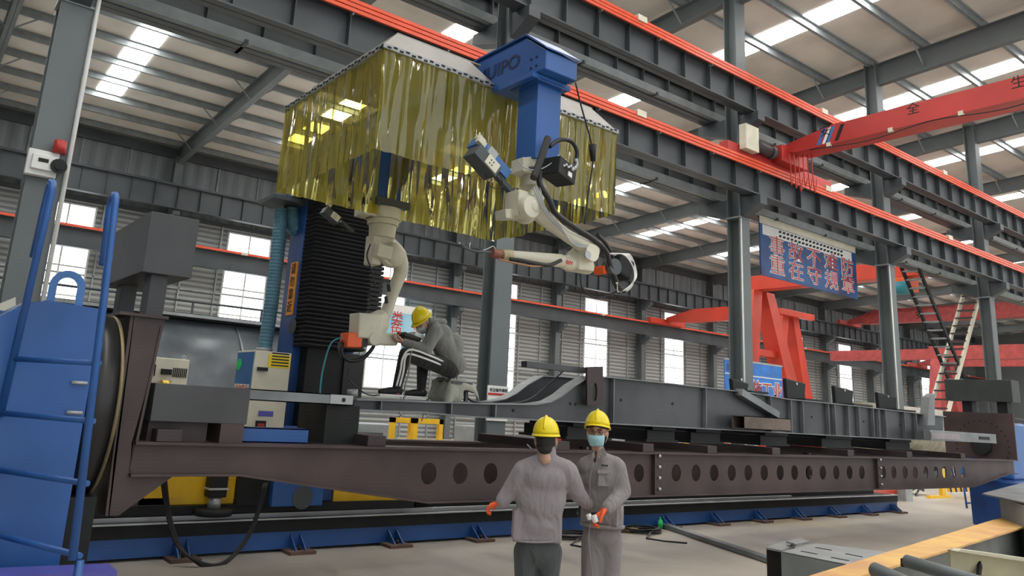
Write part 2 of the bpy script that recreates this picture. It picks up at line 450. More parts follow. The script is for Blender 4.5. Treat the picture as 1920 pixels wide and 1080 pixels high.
for i, x in enumerate(XS):
    if x < 0: continue
    lab = ['far wall column nearest the left edge of the photo', 'far wall column under the first sloping rafter', 'far wall column above the hunched worker', 'far wall column between the robot arm and middle column', 'far wall column between the two diagonal stair flights and tall window', 'far wall column between the two tall windows mid-photo', 'far wall column left of the big red gantry leg'][i-1] if i-1 < 7 else 'far wall column in the distance, %s from the left' % ORD[i-1]
    c = column(x, YW-.4, .5, 11.9, 'dark grey '+lab, 'column', None, .36)
    for zt in (7.0, 9.3):
        MB().prism([(x-.15, YW-.65, zt-.02), (x-.15, YW-1.3, zt-.02), (x-.15, YW-1.3, zt-.2), (x-.15, YW-.65, zt-.55)], (.3, 0, 0)).build('bracket', steel_dk, c)
# crane girders
def girder(y, z0, z1, label, m, stiff=True, fw=.32, x0=X0+.2):
    b = ibeam_x(MB(), x0, X1-.2, y, z0, z1, fw)
    o = b.build('crane_girder', m, None, loc=(x0, y, z0)); tag(o, label, 'girder')
    s = MB(); x = XS[0]
    while x < X1-1 and stiff:
        s.box(x-.008, x+.008, y-fw/2+.02, y+fw/2-.02, z0+.03, z1-.03); x += .98
    if stiff: s.build('web_stiffener', m, o)['kind'] = 'stuff'
    MB().box(x0, X1-.2, y-.04, y+.04, z1, z1+.1).build('rail', steel_dk, o)
    return o
girder(YA-.47, 7.4, 8.1, 'lower crane girder on the near side of the middle column row', steel_dk)
girder(YA+.8, 7.4, 8.1, 'lower crane girder on the far side of the middle column row', steel_dk)
girder(YA-.47, 9.62, 10.4, 'upper crane girder on the near side of the middle column row', steel_dk)
girder(YA+.8, 9.62, 10.4, 'upper crane girder on the far side of the middle column row', steel_dk)
girder(YW-1, 7.05, 7.85, 'lower crane girder along the far wall crossing the windows', steel_dk, False)
girder(YW-1, 9.4, 10.45, 'upper crane girder along the far wall above the windows', steel_dk)
for y, z, l in ((YA+.5, 7.42, 'pale grey walkway channel beside the lower girder of the middle row'), (YA+.5, 9.66, 'pale grey walkway channel beside the upper girder of the middle row')):
    b = MB().box(X0+.2, X1-.3, y-.01, y+.01, z, z+.2); b.box(X0+.2, X1-.3, y, y+.16, z, z+.012); b.box(X0+.2, X1-.3, y, y+.16, z+.19, z+.2)
    o = b.build('walkway_channel', steel_lt, None, loc=(0, y, z)); tag(o, l, 'channel')
    for k in range(len(XS)-1):
        for dx in (2.6, 5.2): MB().box(XS[k]+dx-.03, XS[k]+dx+.03, y-.05, y+.5, z-.02, z+.05).build('cross_tie', steel_dk, o)
def conductor(y, z, n, label, gap=.085, r=.032, s=-1):
    o = thing('conductor_rail', (0, y, z), label, 'power rail')
    for i in range(n): MB().box(X0+.3, X1-.4, y-.022, y+.022, z+i*gap, z+i*gap+r*2).build('conductor_bar', orange, o)
    b = MB(); x = XS[0]
    while x < X1-1: b.box(x-.015, x+.015, y, y-s*.12, z-.04, z+n*gap); x += 1.96
    b.build('hanger', steel_lt, o)['kind'] = 'stuff'
    b = MB()
    for k in range(len(XS)): b.box(XS[k]+3.1, XS[k]+3.4, y-.05, y+.05, z-.01+(n-1)*gap, z+n*gap+.05)
    b.build('joint_cover', cream2, o)['kind'] = 'stuff'
conductor(YA-.68, 8.02, 3, 'orange triple power rail along the lower near girder')
conductor(YA-.68, 10.32, 3, 'orange triple power rail along the upper near girder')
conductor(YW-1.25, 7.85, 1, 'thin orange power rail along the far wall girder', .07, .05)
# rafters
for i, x in enumerate(XS):
    if x < 0: continue
    for ya, yb, da, db, nm, nl in (() if x < 0 else (YW-.15, YA+.2, .75, .6, 'far', 'far bay'), (YA-.2, YN+.3, .75, .95, 'near', 'near bay')):
        if nm == 'near' and (x > 45 or x < 12): continue
        za, zb = rz(ya)-.25, rz(yb)-.25
        b = MB().hexa([(x-.12, yb, zb-db), (x+.12, yb, zb-db), (x+.12, ya, za-da), (x-.12, ya, za-da), (x-.12, yb, zb-db+.03), (x+.12, yb, zb-db+.03), (x+.12, ya, za-da+.03), (x-.12, ya, za-da+.03)])
        b.hexa([(x-.01, yb, zb-db), (x+.01, yb, zb-db), (x+.01, ya, za-da), (x-.01, ya, za-da), (x-.01, yb, zb), (x+.01, yb, zb), (x+.01, ya, za), (x-.01, ya, za)])
        b.hexa([(x-.12, yb, zb-.03), (x+.12, yb, zb-.03), (x+.12, ya, za-.03), (x-.12, ya, za-.03), (x-.12, yb, zb), (x+.12, yb, zb), (x+.12, ya, za), (x-.12, ya, za)])
        o = b.build('roof_rafter', steel, None, loc=(x, yb, zb-db))
        vis = {('far', 1): 'sloping roof rafter at the far left edge', ('far', 2): 'sloping roof rafter above the grey box, left of the yellow curtains', ('far', 3): 'sloping roof rafter behind the yellow curtains', ('far', 4): 'sloping roof rafter seen under the lower girder right of the curtains', ('near', 3): 'roof rafter at top centre over the upper girder', ('near', 4): 'large roof rafter in the top right corner', ('near', 5): 'roof rafter right below the big red crane beam'}.get((nm, i))
        tag(o, ('dark grey '+vis) if vis else 'dark grey sloping roof rafter of the %s, %s from the left' % (nl, ORD[i-1]), 'rafter')
        if i < 8:
            y = 34.67-1.66
            while y > ya: y -= 1.66
            n = 0
            while y > yb:
                if n % 2 == 0:
                    for s in (-1, 1):
                        MB().bar((x+s*.02, y+.03, rz(y)-.25-.6), (x+s*.75, y+.03, rz(y)-.22), .045).build('fly_brace', steel_lt, o)
                y -= 1.66; n += 1
# ------------------------------------------------------------------ alarm box on the left column
yb = YA-.19
p = at(52, 292, Y=yb-.12); q = at(123, 322, Y=yb-.12)
al = thing('alarm_box', ((p.x+q.x)/2, yb, q.z), 'white siren and control box with red strobe fixed to the left column', 'alarm')
zc = (p.z+q.z)/2
MB().box(p.x, q.x-.1, yb-.12, yb, zc-.17, zc+.17).build('housing', white, al, bevel=.01)
MB().box(p.x+.05, p.x+.35, yb-.17, yb-.12, zc-.1, zc+.1).build('control_unit', white, al, bevel=.01)
MB().box(p.x+.12, p.x+.24, yb-.175, yb-.17, zc, zc+.05).build('display', black, al)
MB().cyl((q.x-.12, yb-.12, zc+.17), (q.x-.12, yb-.12, zc+.34), .085, .075).build('strobe', red, al, 'red strobe lamp')
MB().cyl((q.x-.1, yb-.2, zc-.02), (q.x-.1, yb-.05, zc-.02), .1, .06, 20).cyl((q.x-.1, yb-.19, zc-.02), (q.x-.1, yb-.22, zc-.02), .05).build('siren_horn', black, al)
o = MB().tube([(1.53, yb-.03, .1), (1.53, yb-.03, 13)], .03).build('conduit_pipe', white); tag(o, 'white conduit pipe running up the left column', 'pipe')
for i in (2, 3):
    o = MB().tube([(XS[i+1]-.2, yb-.03, .1), (XS[i+1]-.2, yb-.03, 6.8)], .02).build('conduit_pipe', white); tag(o, 'thin white conduit on the column %s the safety banner' % ('left of' if i == 2 else 'right of'), 'pipe')
# notice on column behind the worker
yb = YA-.2
p = at(914, 722, Y=yb); q = at(949, 790, Y=yb)
nb = thing('notice_board', ((p.x+q.x)/2, yb, q.z), 'white notice with red stripes and small print on the middle column', 'notice')
MB().box(p.x, q.x, yb-.03, yb, q.z, p.z).build('panel', white, nb)
h = p.z-q.z
for k in (.72, .08): MB().box(p.x, q.x, yb-.034, yb-.03, q.z+h*k, q.z+h*(k+.07)).build('stripe', red, nb)
text('lettering', '安全操作规程', black, nb, ((p.x+q.x)/2, yb-.03, q.z+h*.87), (1, 0, 0), (0, 0, 1), .07)
MB().box(p.x+.04, q.x-.04, yb-.033, yb-.03, q.z+h*.3, q.z+h*.55).build('print_block', blue, nb)
# ------------------------------------------------------------------ banners
def quad_frame(px, Y):
    return [at(x, y, Y=Y) for x, y in px]
Yb = 12.0
P = quad_frame([(1422, 405), (1603, 462), (1605, 558), (1427, 518)], Yb)
x0, x1, zt, zb = (P[0].x+P[3].x)/2, (P[1].x+P[2].x)/2, (P[0].z+P[1].z)/2, (P[2].z+P[3].z)/2
bn = thing('safety_banner', ((x0+x1)/2, Yb, zb), 'large hanging banner with red characters on deep blue between two columns', 'banner')
H = zt-zb; Wd = x1-x0
MB().box(x0, x1, Yb-.03, Yb+.02, zb, zt).build('banner_sheet', mat('banner_deep_blue', (.01, .02, .09), .5, col2=(.02, .11, .33), vscale=.9), bn)
MB().box(x0-.03, x1, Yb-.035, Yb-.03, zb+H*.87, zt).build('top_border', cream2, bn, 'cream border strip')
b = MB()
for r in range(2):
    for k in range(18):
        xx = x0+Wd*(.17+.038*k); zz = zb+H*(.8-.075*r)
        b.prism([(xx, Yb-.036, zz), (xx+.13, Yb-.036, zz), (xx+.18, Yb-.036, zz+.07), (xx+.05, Yb-.036, zz+.07)], (0, .006, 0))
MB().box(x0+Wd*.02, x0+Wd*.95, Yb-.034, Yb-.03, zb+H*.69, zb+H*.86).build('pattern_band', white, bn)
b.build('chevron_pattern', black, bn)
for (s, zz) in (('事故不难防', .53), ('重在守规章', .2)):
    for i, ch in enumerate(s):
        pos = (x0+Wd*(.15+.185*i), Yb-.03, zb+H*zz)
        text('character_outline', ch, white, bn, pos, (1, 0, 0), (0, 0, 1), .6, .004, 1.35, bold=.013)
        text('character', ch, red, bn, pos, (1, 0, 0), (0, 0, 1), .6, .008, 1.35, bold=-.004)
Yb = 12.3
P = quad_frame([(1357, 674), (1464, 690), (1464, 740)], Yb)
bn = thing('blue_banner', (P[0].x, Yb, 1.6), 'blue banner with white line and red lettering behind the steel frame', 'banner')
x0, x1 = P[0].x, P[1].x; zt = P[0].z
MB().box(x0, x1, Yb-.03, Yb, 1.7, zt).build('banner_sheet', mat('banner_bright_blue', (.03, .2, .62), .5, var=.1), bn)
MB().box(x0-.02, x1+.02, Yb-.04, Yb+.01, zt, zt+.05).build('top_bar', galv, bn)
MB().box(x0, x1, Yb-.034, Yb-.03, zt-.36, zt-.33).build('white_line', white, bn)
MB().box(x0+.07, x0+.3, Yb-.034, Yb-.03, zt-.28, zt-.1).build('emblem_patch', blue_dk, bn)
for sx in (x0+.15, x1-.15): MB().bar((sx, Yb+.02, 0), (sx, Yb+.02, 1.7), .05).build('leg', galv, bn)
for i, ch in enumerate('人识施工业'):
    pos = (x0+.45+i*.48, Yb-.03, zt-.72)
    text('character_outline', ch, white, bn, pos, (1, 0, 0), (0, 0, 1), .5, .004, bold=.025)
    text('character', ch, red, bn, pos, (1, 0, 0), (0, 0, 1), .5, .008)
# posters on the far wall
Yb = YW-1.35
P0 = at(640, 552, Y=Yb); P1 = at(806, 625, Y=Yb); 
bn = thing('wall_banner', (P0.x, Yb, P1.z), 'pale banner with red characters high on the far wall behind the worker', 'banner')
x0, x1, zt, zb = P0.x, P1.x, P0.z-.1, at(730, 632, Y=Yb).z
MB().box(x0, x1, Yb-.02, Yb, zb, zt).build('banner_sheet', mat('banner_pale_blue', (.25, .55, .75), .5, col2=(.5, .72, .8), vscale=.5), bn)
MB().box(x0, x1, Yb-.03, Yb-.02, zb+(zt-zb)*.76, zt).build('top_border', white, bn)
MB().box(x0, x0+1.1, Yb-.03, Yb-.02, zb, zb+(zt-zb)*.7).build('blue_panel', blue, bn)
for (s, zz) in (('营品类环', .56), ('安全色家', .2)):
    for i, ch in enumerate(s):
        pos = (x0+(x1-x0)*(.1+.255*i), Yb-.03, zb+(zt-zb)*zz)
        text('character_outline', ch, white, bn, pos, (1, 0, 0), (0, 0, 1), .75, .004, bold=.03)
        text('character', ch, red, bn, pos, (1, 0, 0), (0, 0, 1), .75, .008)
#PART3
# ------------------------------------------------------------------ cranes
cr = thing('bridge_crane', (18.2, 11, 8.2), 'big red overhead crane beam at upper right marked with black characters', 'crane')
xa, xb = 17.9, 18.45
b = MB().prism([(xa, 10.75, 8.72), (xa, 10.2, 8.66), (xa, -9, 8.66), (xa, -9, 9.16), (xa, 9.3, 9.16), (xa, 10.75, 8.9)], (xb-xa, 0, 0))
b.build('main_beam', red, cr)
MB().box(xa-.06, xb+.06, -9, 10.3, 8.63, 8.665).build('lower_flange', red, cr)
MB().box(15.7, 20.6, 10.82, 11.08, 8.26, 8.56).build('end_carriage', red, cr, bevel=.02)
MB().box(17.6, 18.8, 10.5, 11.05, 8.4, 8.85).build('end_joint', red, cr, bevel=.02)
for x in (16, 20.2): MB().cyl((x, 10.86, 8.32), (x, 11.04, 8.32), .14).build('wheel', black, cr)
p = at(1398, 262, Y=10.8)
MB().box(p.x-.28, p.x+.28, 10.6, 10.8, p.z-.33, p.z+.33).build('control_box', cream2, cr, 'cream control box', bevel=.01)
MB().cyl((16.7, 10.72, 8.62), (17.35, 10.72, 8.62), .15).build('drive_motor', brown_dk, cr)
MB().cyl((17.35, 10.72, 8.62), (17.5, 10.72, 8.62), .17).build('gear_housing', steel_dk, cr)
for m, y0 in ((blue_lt, 9.75), (white, 9.6), (blue_lt, 9.52), (black, 9.28)):
    w = .1
    MB().prism([(xa-.004, y0, 8.7), (xa-.004, y0-w, 8.7), (xa-.004, y0-w-.18, 9.1), (xa-.004, y0-.18, 9.1)], (.003, 0, 0)).build('paint_stripe', m, cr)
for ch, (px, py) in zip('安全生', ((1547, 247), (1712, 205), (1910, 155))):
    p = at(px, py, X=xa)
    text('character', ch, black, cr, (xa, p.y, p.z), (0, -1, 0), (0, 0, 1), .3, .002)
text('character', '产', black, cr, (xa, 4.2, 8.93), (0, -1, 0), (0, 0, 1), .3, .002)
b = MB()
for i in range(6):
    y0 = 10.4-i*.07
    b.tube(catmull([(17.75+i*.09, y0, 8.6), (17.7+i*.08, y0-.05, 8.2), (17.75+i*.1, y0-.02, 7.75-.08*(i % 3)), (17.9+i*.1, y0, 8.0)]), .014, 6)
b.build('dangling_cable', red, cr)
b = MB().tube(catmull([(xa-.04, 9.9-k*1.45, 8.62-.12*(k % 2)) for k in range(12)]), .012, 6)
b.build('festoon_cable', rubber, cr)
for k in range(6): MB().box(xa-.08, xa, 9.35-k*1.5, 9.45-k*1.5, 8.58, 8.68).build('cable_clip', cream2, cr)

red_haze = mat('haze_paled_red_paint', (.42, .07, .065), .6, var=.08)  # crane red made paler: distance haze put into the colour of the far cranes
def far_crane(x, z, label, cat='crane', ya=YW-1.3, yb=YA+1.1, h=.8, w=.6, m=red, ch=None, chs=.5):
    cr = thing('bridge_crane', (x, ya, z), label, cat)
    MB().prism([(x-w/2, ya-.2, z+.1), (x-w/2, ya-1.8, z-.05), (x-w/2, yb+1.8, z-.05), (x-w/2, yb+.2, z+.1), (x-w/2, yb+.2, z+.35), (x-w/2, yb+2.4, z+h), (x-w/2, ya-2.4, z+h), (x-w/2, ya-.2, z+.35)], (w, 0, 0)).build('main_beam', m, cr)
    for y in (ya, yb): MB().box(x-1.8, x+1.8, y-.15, y+.15, z-.1, z+.25).build('end_carriage', m, cr, bevel=.02)
    if ch:
        for i, c in enumerate(ch): text('character', c, black if m is not red_or else white, cr, (x-w/2, ya-6-i*4.6, z+h*.4), (0, -1, 0), (0, 0, 1), chs, .004)
    return cr
sg = far_crane(42, 8.0, 'orange red overhead crane reaching from the far wall left of the banner column', m=red_or, yb=24.6)
for s in (-1, 1): MB().hexa([(42+s*.5-.3, 24.9, 8.0), (42+s*.5+.3, 24.9, 8.0), (42+s*.5+.3, 25.5, 8.0), (42+s*.5-.3, 25.5, 8.0)][::-1]+[(42+s*2.2-.45, 24.8, .3), (42+s*2.2+.45, 24.8, .3), (42+s*2.2+.45, 25.6, .3), (42+s*2.2-.45, 25.6, .3)][::-1]).build('leg', red_or, sg)
MB().box(42-2.9, 42+2.9, 24.8, 25.6, 0, .35).build('ground_beam', red_or, sg)
far_crane(66.5, 10.6, 'distant red overhead crane marked with dark characters at right', ch='安全生产', h=1.1, w=.8, chs=.7, m=red_haze)
far_crane(79, 8.0, 'more distant lower red overhead crane at right', h=.9, m=red_haze)
# A-leg gantry crane
gx = 33.5
g = thing('gantry_crane', (gx, 20, 0), 'orange red gantry crane with splayed legs behind the safety banner', 'crane')
MB().box(gx-.35, gx+.35, YA+1.2, 22.5, 8.05, 8.75).build('main_beam', red_or, g, bevel=.02)
MB().box(gx-1.6, gx+1.6, YA+.9, YA+1.25, 8.0, 8.4).build('end_carriage', red_or, g)
def gleg(pts):
    return MB().prism(pts, (0, .55, 0))
for s in (-1, 1):
    MB().hexa([(gx+s*.5-.35, 21.2, 8.0), (gx+s*.5+.35, 21.2, 8.0), (gx+s*.5+.35, 21.9, 8.0), (gx+s*.5-.35, 21.9, 8.0),][::-1]+[(gx+s*2.6-.5, 20.6, .3), (gx+s*2.6+.5, 20.6, .3), (gx+s*2.6+.5, 21.6, .3), (gx+s*2.6-.5, 21.6, .3)][::-1]).build('leg', red_or, g)
MB().box(gx-1.6, gx+1.6, 21.2, 21.7, 4.9, 5.2).build('leg_tie', red_or, g)
MB().box(gx-3.6, gx+3.6, 20.8, 21.4, 0, .35).build('ground_beam', red_or, g)
MB().box(gx-.6, gx+.6, 14.4, 15.2, 7.5, 8.0).build('hoist_trolley', orange_b, g)
MB().cyl((gx-.8, 14.2, 7.5), (gx-.8, 14.9, 7.5), .28).build('hoist_drum', teal, g)
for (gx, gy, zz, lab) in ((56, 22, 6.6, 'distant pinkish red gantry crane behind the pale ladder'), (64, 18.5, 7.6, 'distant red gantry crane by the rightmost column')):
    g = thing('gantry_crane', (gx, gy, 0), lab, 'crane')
    MB().box(gx-.35, gx+.35, gy-(6 if gx > 60 else 5), gy+8, zz, zz+.7).build('main_beam', red_haze, g)
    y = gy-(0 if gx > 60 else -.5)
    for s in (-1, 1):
        MB().hexa([(gx+s*.5-.3, y-.3, zz), (gx+s*.5+.3, y-.3, zz), (gx+s*.5+.3, y+.4, zz), (gx+s*.5-.3, y+.4, zz)][::-1]+[(gx+s*2-.5, y-.4, .3), (gx+s*2+.5, y-.4, .3), (gx+s*2+.5, y+.5, .3), (gx+s*2-.5, y+.5, .3)][::-1]).build('leg', red_haze, g)
    MB().box(gx-3, gx+3, y-.3, y+.4, 0, .35).build('ground_beam', red_haze, g)
# ------------------------------------------------------------------ ladders up to the girder
def ladder(a, b, w, n, m, mt, label, rail=.07, tw=.2):
    a, b = V(a), V(b); o = thing('access_ladder', a, label, 'ladder'); wv = V(w)
    for s in (0, 1): MB().bar(a+wv*s, b+wv*s, rail, rail*2).build('rail', m, o)
    for i in range(n):
        c = a.lerp(b, (i+.6)/n)
        MB().obox(c+wv/2, wv, (b-a).cross(wv).cross((0, 0, 1)) if False else V((1, 0, 0)), (0, 0, 1), wv.length/2, tw/2, .025).build('rung', mt, o)
    return o
pa, pb = at(1795, 750, Y=12.6), at(1684, 487, Y=12.6)
ladder(pa, pb, (0, -.55, 0), 17, black, steel_lt, 'dark steep ladder leaning left up to the column bracket')
pa, pb = at(1742, 775, Y=12.6), at(1818, 512, Y=12.6)
ladder(pa, pb, (0, -.6, 0), 18, cream2, brown_dk, 'long pale stair ladder crossing the dark ladder', .08, .3)

# ------------------------------------------------------------------ robot track
YT = 8.83
tr = thing('robot_track', (10, YT, 0), 'long blue and black floor track for the welding robot carriage', 'track')
MB().box(1.0, 19.0, YT, YT+1.5, .03, .22).build('blue_base', blue, tr)
MB().box(1.0, 19.0, YT-.02, YT+1.5, .22, .36).build('black_beam', black, tr)
MB().box(1.0, 19.0, YT-.035, YT+.01, .355, .37).build('edge_strip', silver, tr)
for y in (YT+.12, YT+1.3): MB().box(1.7, 14.9, y, y+.035, .36, .41).build('guide_rail', silver, tr)
for x in [1.6+1.32*k for k in range(14)]:
    MB().box(x-.16, x+.16, YT-.26, YT+.02, 0, .035).build('foot_plate', mat('rusty_brown_foot', (.14, .085, .06), .7, var=.15), tr)
    for s in (-1, 1):
        MB().prism([(x+s*.06-.006, YT-.2, .035), (x+s*.06-.006, YT, .035), (x+s*.06-.006, YT, .19)], (.012, 0, 0)).build('gusset', blue, tr)
    MB().cyl((x, YT-.14, .03), (x, YT-.14, .08), .02, n=8).build('anchor_bolt', rubber, tr)
MB().box(6.1, 18.6, YT+.32, YT+1.15, .36, .47).build('cover_strip', black, tr)
# carriage with the lifting column
cg = thing('robot_carriage', (4.3, 9.4, .43), 'blue lifting column with black bellows on the track carriage', 'machine')
MB().box(2.0, 5.9, YT+.05, YT+1.45, .43, .52).build('carriage_plate', black, cg)
MB().box(4.0, 4.86, 8.98, 9.42, .52, 4.35).build('column_body', blue_dk, cg, bevel=.01)
p = at(505, 955, Y=8.8); q = at(608, 880, Y=8.8)
b = MB().box(p.x, q.x, 8.76, 8.98, .5, 1.4); b.build('base_block', blue, cg, bevel=.012)
c = at(567, 933, Y=8.76)
MB().cyl((c.x, 8.75, c.z), (c.x, 8.77, c.z), .13, n=28).build('round_cover', steel_dk, cg)
b = MB(); n = 36; z0, z1 = 2.34, 4.22
for i in range(n):
    za = z0+(z1-z0)*i/n; zm = za+(z1-z0)/n*.5; zb = za+(z1-z0)/n
    for (zl, zh, e0, e1) in ((za, zm, 0, .035), (zm, zb, .035, 0)):
        def ring(z, e): return [(4.0-e+.03, 8.72-e, z), (4.84+e, 8.72-e, z), (4.84+e, 8.98, z), (4.0-e+.03, 8.98, z)]
        b.hexa(ring(zl, e0)+ring(zh, e1))
b.build('bellows', bellow_m, cg)
MB().box(4.12, 4.62, 8.78, 8.98, 1.3, 2.34).build('black_panel', black, cg)
MB().box(4.62, 4.9, 8.75, 8.98, .9, 2.3).build('side_panel', rubber, cg)
c = at(548, 612, X=3.99)
MB().cyl((3.985, c.y, c.z), (4.0, c.y, c.z), .1, n=24).build('oval_cover', steel_dk, cg)
pp = [at(x, y, X=3.99) for x, y in ((549, 493), (560, 491), (546, 589), (534, 592))]
yc = sum(p.y for p in pp)/4; zc = sum(p.z for p in pp)/4; hz = (pp[0].z-pp[3].z)/2
MB().box(3.985, 4.0, yc-.1, yc+.1, zc-hz, zc+hz).build('orange_label', mat('orange_label_film', (.85, .33, .02), .5), cg)
for i, ch in enumerate('请勿靠近'):
    text('label_character', ch, black, cg, (3.985, yc, zc+hz*.72-i*hz*.48), (0, -1, 0), (0, 0, 1), .15, .002)
b = MB()
for i in range(16):
    z = 2.75+i*.06; b.box(4.9, 5.22, 9.0, 9.3, z, z+.045)
b.build('cable_chain', black, cg)
# cross beam carrying the two robot arms
bm_ = thing('robot_boom', (4.08, 9, 4.4), 'blue overhead boom marked with large dark letters holding both robots', 'beam')
xa, xb = 3.9, 4.26
MB().prism([(xa, 4.4, 4.48), (xa, 4.4, 4.65), (xa, 4.66, 4.85), (xa, 9.3, 4.85), (xa, 9.3, 4.48)], (xb-xa, 0, 0)).build('boom_beam', blue, bm_, bevel=.008)
MB().prism([(xa-.02, 4.38, 4.652), (xa-.02, 4.65, 4.86), (xa-.02, 9.3, 4.86), (xa-.02, 9.3, 4.875), (xa-.02, 4.64, 4.875), (xa-.02, 4.38, 4.667)], (xb-xa+.04, 0, 0)).build('top_plate', blue_dk, bm_)
MB().box(xa-.05, xb+.03, 4.5, 4.95, 4.43, 4.475).build('flange_plate', blue, bm_, bevel=.005)
p = at(940, 129, X=xa)
text('boom_lettering', 'HUIPO', mat('lettering_dark_blue', (.01, .03, .1), .5), bm_, (xa, p.y+.05, p.z), (0, -1, 0), (0, 0, 1), .17, .002, 1.2, bold=.004)
for dy, dz in ((0, 0), (.07, 0), (0, .08), (.07, .08)):
    p = at(1006, 119, X=xa); MB().cyl((xa-.006, p.y+dy, p.z+dz-.02), (xa, p.y+dy, p.z+dz-.02), .01, n=8).build('bolt', black, bm_)
MB().box(3.96, 4.226, 4.55, 4.8, 3.76, 4.43).build('near_post', blue, bm_, bevel=.004)
MB().box(3.91, 4.27, 4.5, 4.85, 4.42, 4.44).build('near_post_cap', blue_dk, bm_)
MB().box(3.9, 4.3, 7.0, 7.3, 3.85, 4.48).build('far_post', blue_dk, bm_)
MB().box(3.85, 4.4, 8.6, 9.35, 4.25, 4.5).build('column_head', blue_dk, bm_)
# ------------------------------------------------------------------ curtain enclosure
en = thing('welding_curtain_enclosure', (4.1, 6, 3.66), 'yellow transparent strip curtain box hung around the boom', 'curtain')
YE0, YE1, XE0, XE1, ZB, ZT = 5.1, 7.0, 2.785, 5.508, 3.665, 4.56
def strip(p0, p1, seed):
    rr = random.Random(seed); p0, p1 = V(p0), V(p1); d = (p1-p0); n = d.cross((0, 0, 1)).normalized()
    nu, nv = 14, 10; vs = []; ph = rr.uniform(0, 6); k1 = rr.uniform(5, 9); zb = ZB+rr.uniform(-.006, .008)
    for j in range(nv+1):
        v = j/nv; z = ZT-.03-(ZT-.03-zb)*v
        for i in range(nu+1):
            u = i/nu
            off = .007*math.sin(u*k1+ph+v*1.1)*(0.4+.6*v)+.004*math.sin(u*15+ph*2+v*2.3)+.008*math.sin(v*4+ph)*math.sin(u*PI)
            vs.append(p0+d*u+n*off+V((0, 0, z-p0.z)))
    fs = [(j*(nu+1)+i, j*(nu+1)+i+1, (j+1)*(nu+1)+i+1, (j+1)*(nu+1)+i) for j in range(nv) for i in range(nu)]
    return MB().add(vs, fs, True)
def curtain(a, b, n, seed):
    a, b = V(a), V(b); d = (b-a)/n; nn = d.cross((0, 0, 1)).normalized()
    for i in range(n):
        o = nn*(.006 if i % 2 else -.006)
        strip(a+d*i-d*.05+o, a+d*(i+1)+d*.05+o, seed+i).build('curtain_strip', curtain_m, en)
curtain((XE0, YE0, 0), (3.86, YE0, 0), 5, 1); curtain((4.3, YE0, 0), (XE1, YE0, 0), 5, 21)
curtain((3.86, YE0, 0), (4.3, YE0, 0), 2, 41)
curtain((XE0, YE1, 0), (XE1, YE1, 0), 11, 61)
curtain((XE0, YE0, 0), (XE0, YE1, 0), 7, 81); curtain((XE1, YE0, 0), (XE1, YE1, 0), 7, 101)
fr = MB()
for y in (YE0, YE1): 
    fr.box(XE0-.02, XE1+.02, y-.02, y+.02, ZT-.04, ZT)
for x in (XE0, XE1): fr.box(x-.02, x+.02, YE0, YE1, ZT-.04, ZT)
fr.build('hanging_rail', galv, en)
b = MB()
def holes(a, bb, n, out):
    a, bb = V(a), V(bb); d = (bb-a)/n
    for i in range(n):
        c = a+d*(i+.5); b.obox(c+V(out)*.023+V((0, 0, .006 if i % 2 else -.006)), d, out, (0, 0, 1), d.length*.28, .003, .007)
holes((XE0, YE0, ZT-.02), (XE1, YE0, ZT-.02), 46, (0, -1, 0)); holes((XE0, YE0, ZT-.02), (XE0, YE1, ZT-.02), 32, (-1, 0, 0))
b.build('clip_row', black, en)['kind'] = 'stuff'
rf_m = mat('canopy_grey_sheet', (.36, .34, .31), .6, var=.04)
A = V((2.97, 5.24, 4.77)); r1 = V((3.74, 5.24, 4.77)); r2 = V((3.93, 5.1, 4.56)); s0 = V((4.34, 5.1, 4.56)); s1 = V((4.4, 5.24, 4.77)); e1 = V((5.3, 5.24, 4.77)); e0 = V((XE1, YE0, ZT))
b = MB().prism([(XE0, YE0, ZT), r2, r1, A], (0, .01, .004)); b.prism([s0, e0, e1, s1], (0, .01, .004))
b.prism([A, (A.x, 6.86, 4.77), (XE0, YE1, ZT), (XE0, YE0, ZT)], (.012, 0, .004)); b.prism([e1, (e1.x, 6.86, 4.77), (XE1, YE1, ZT), (XE1, YE0, ZT)], (-.012, 0, .004))
b.prism([A, (3.86, 5.24, 4.77), (3.86, 6.86, 4.77), (A.x, 6.86, 4.77)], (0, 0, .012)); b.prism([(4.3, 5.24, 4.77), e1, (e1.x, 6.86, 4.77), (4.3, 6.86, 4.77)], (0, 0, .012))
b.build('canopy_sheet', rf_m, en)
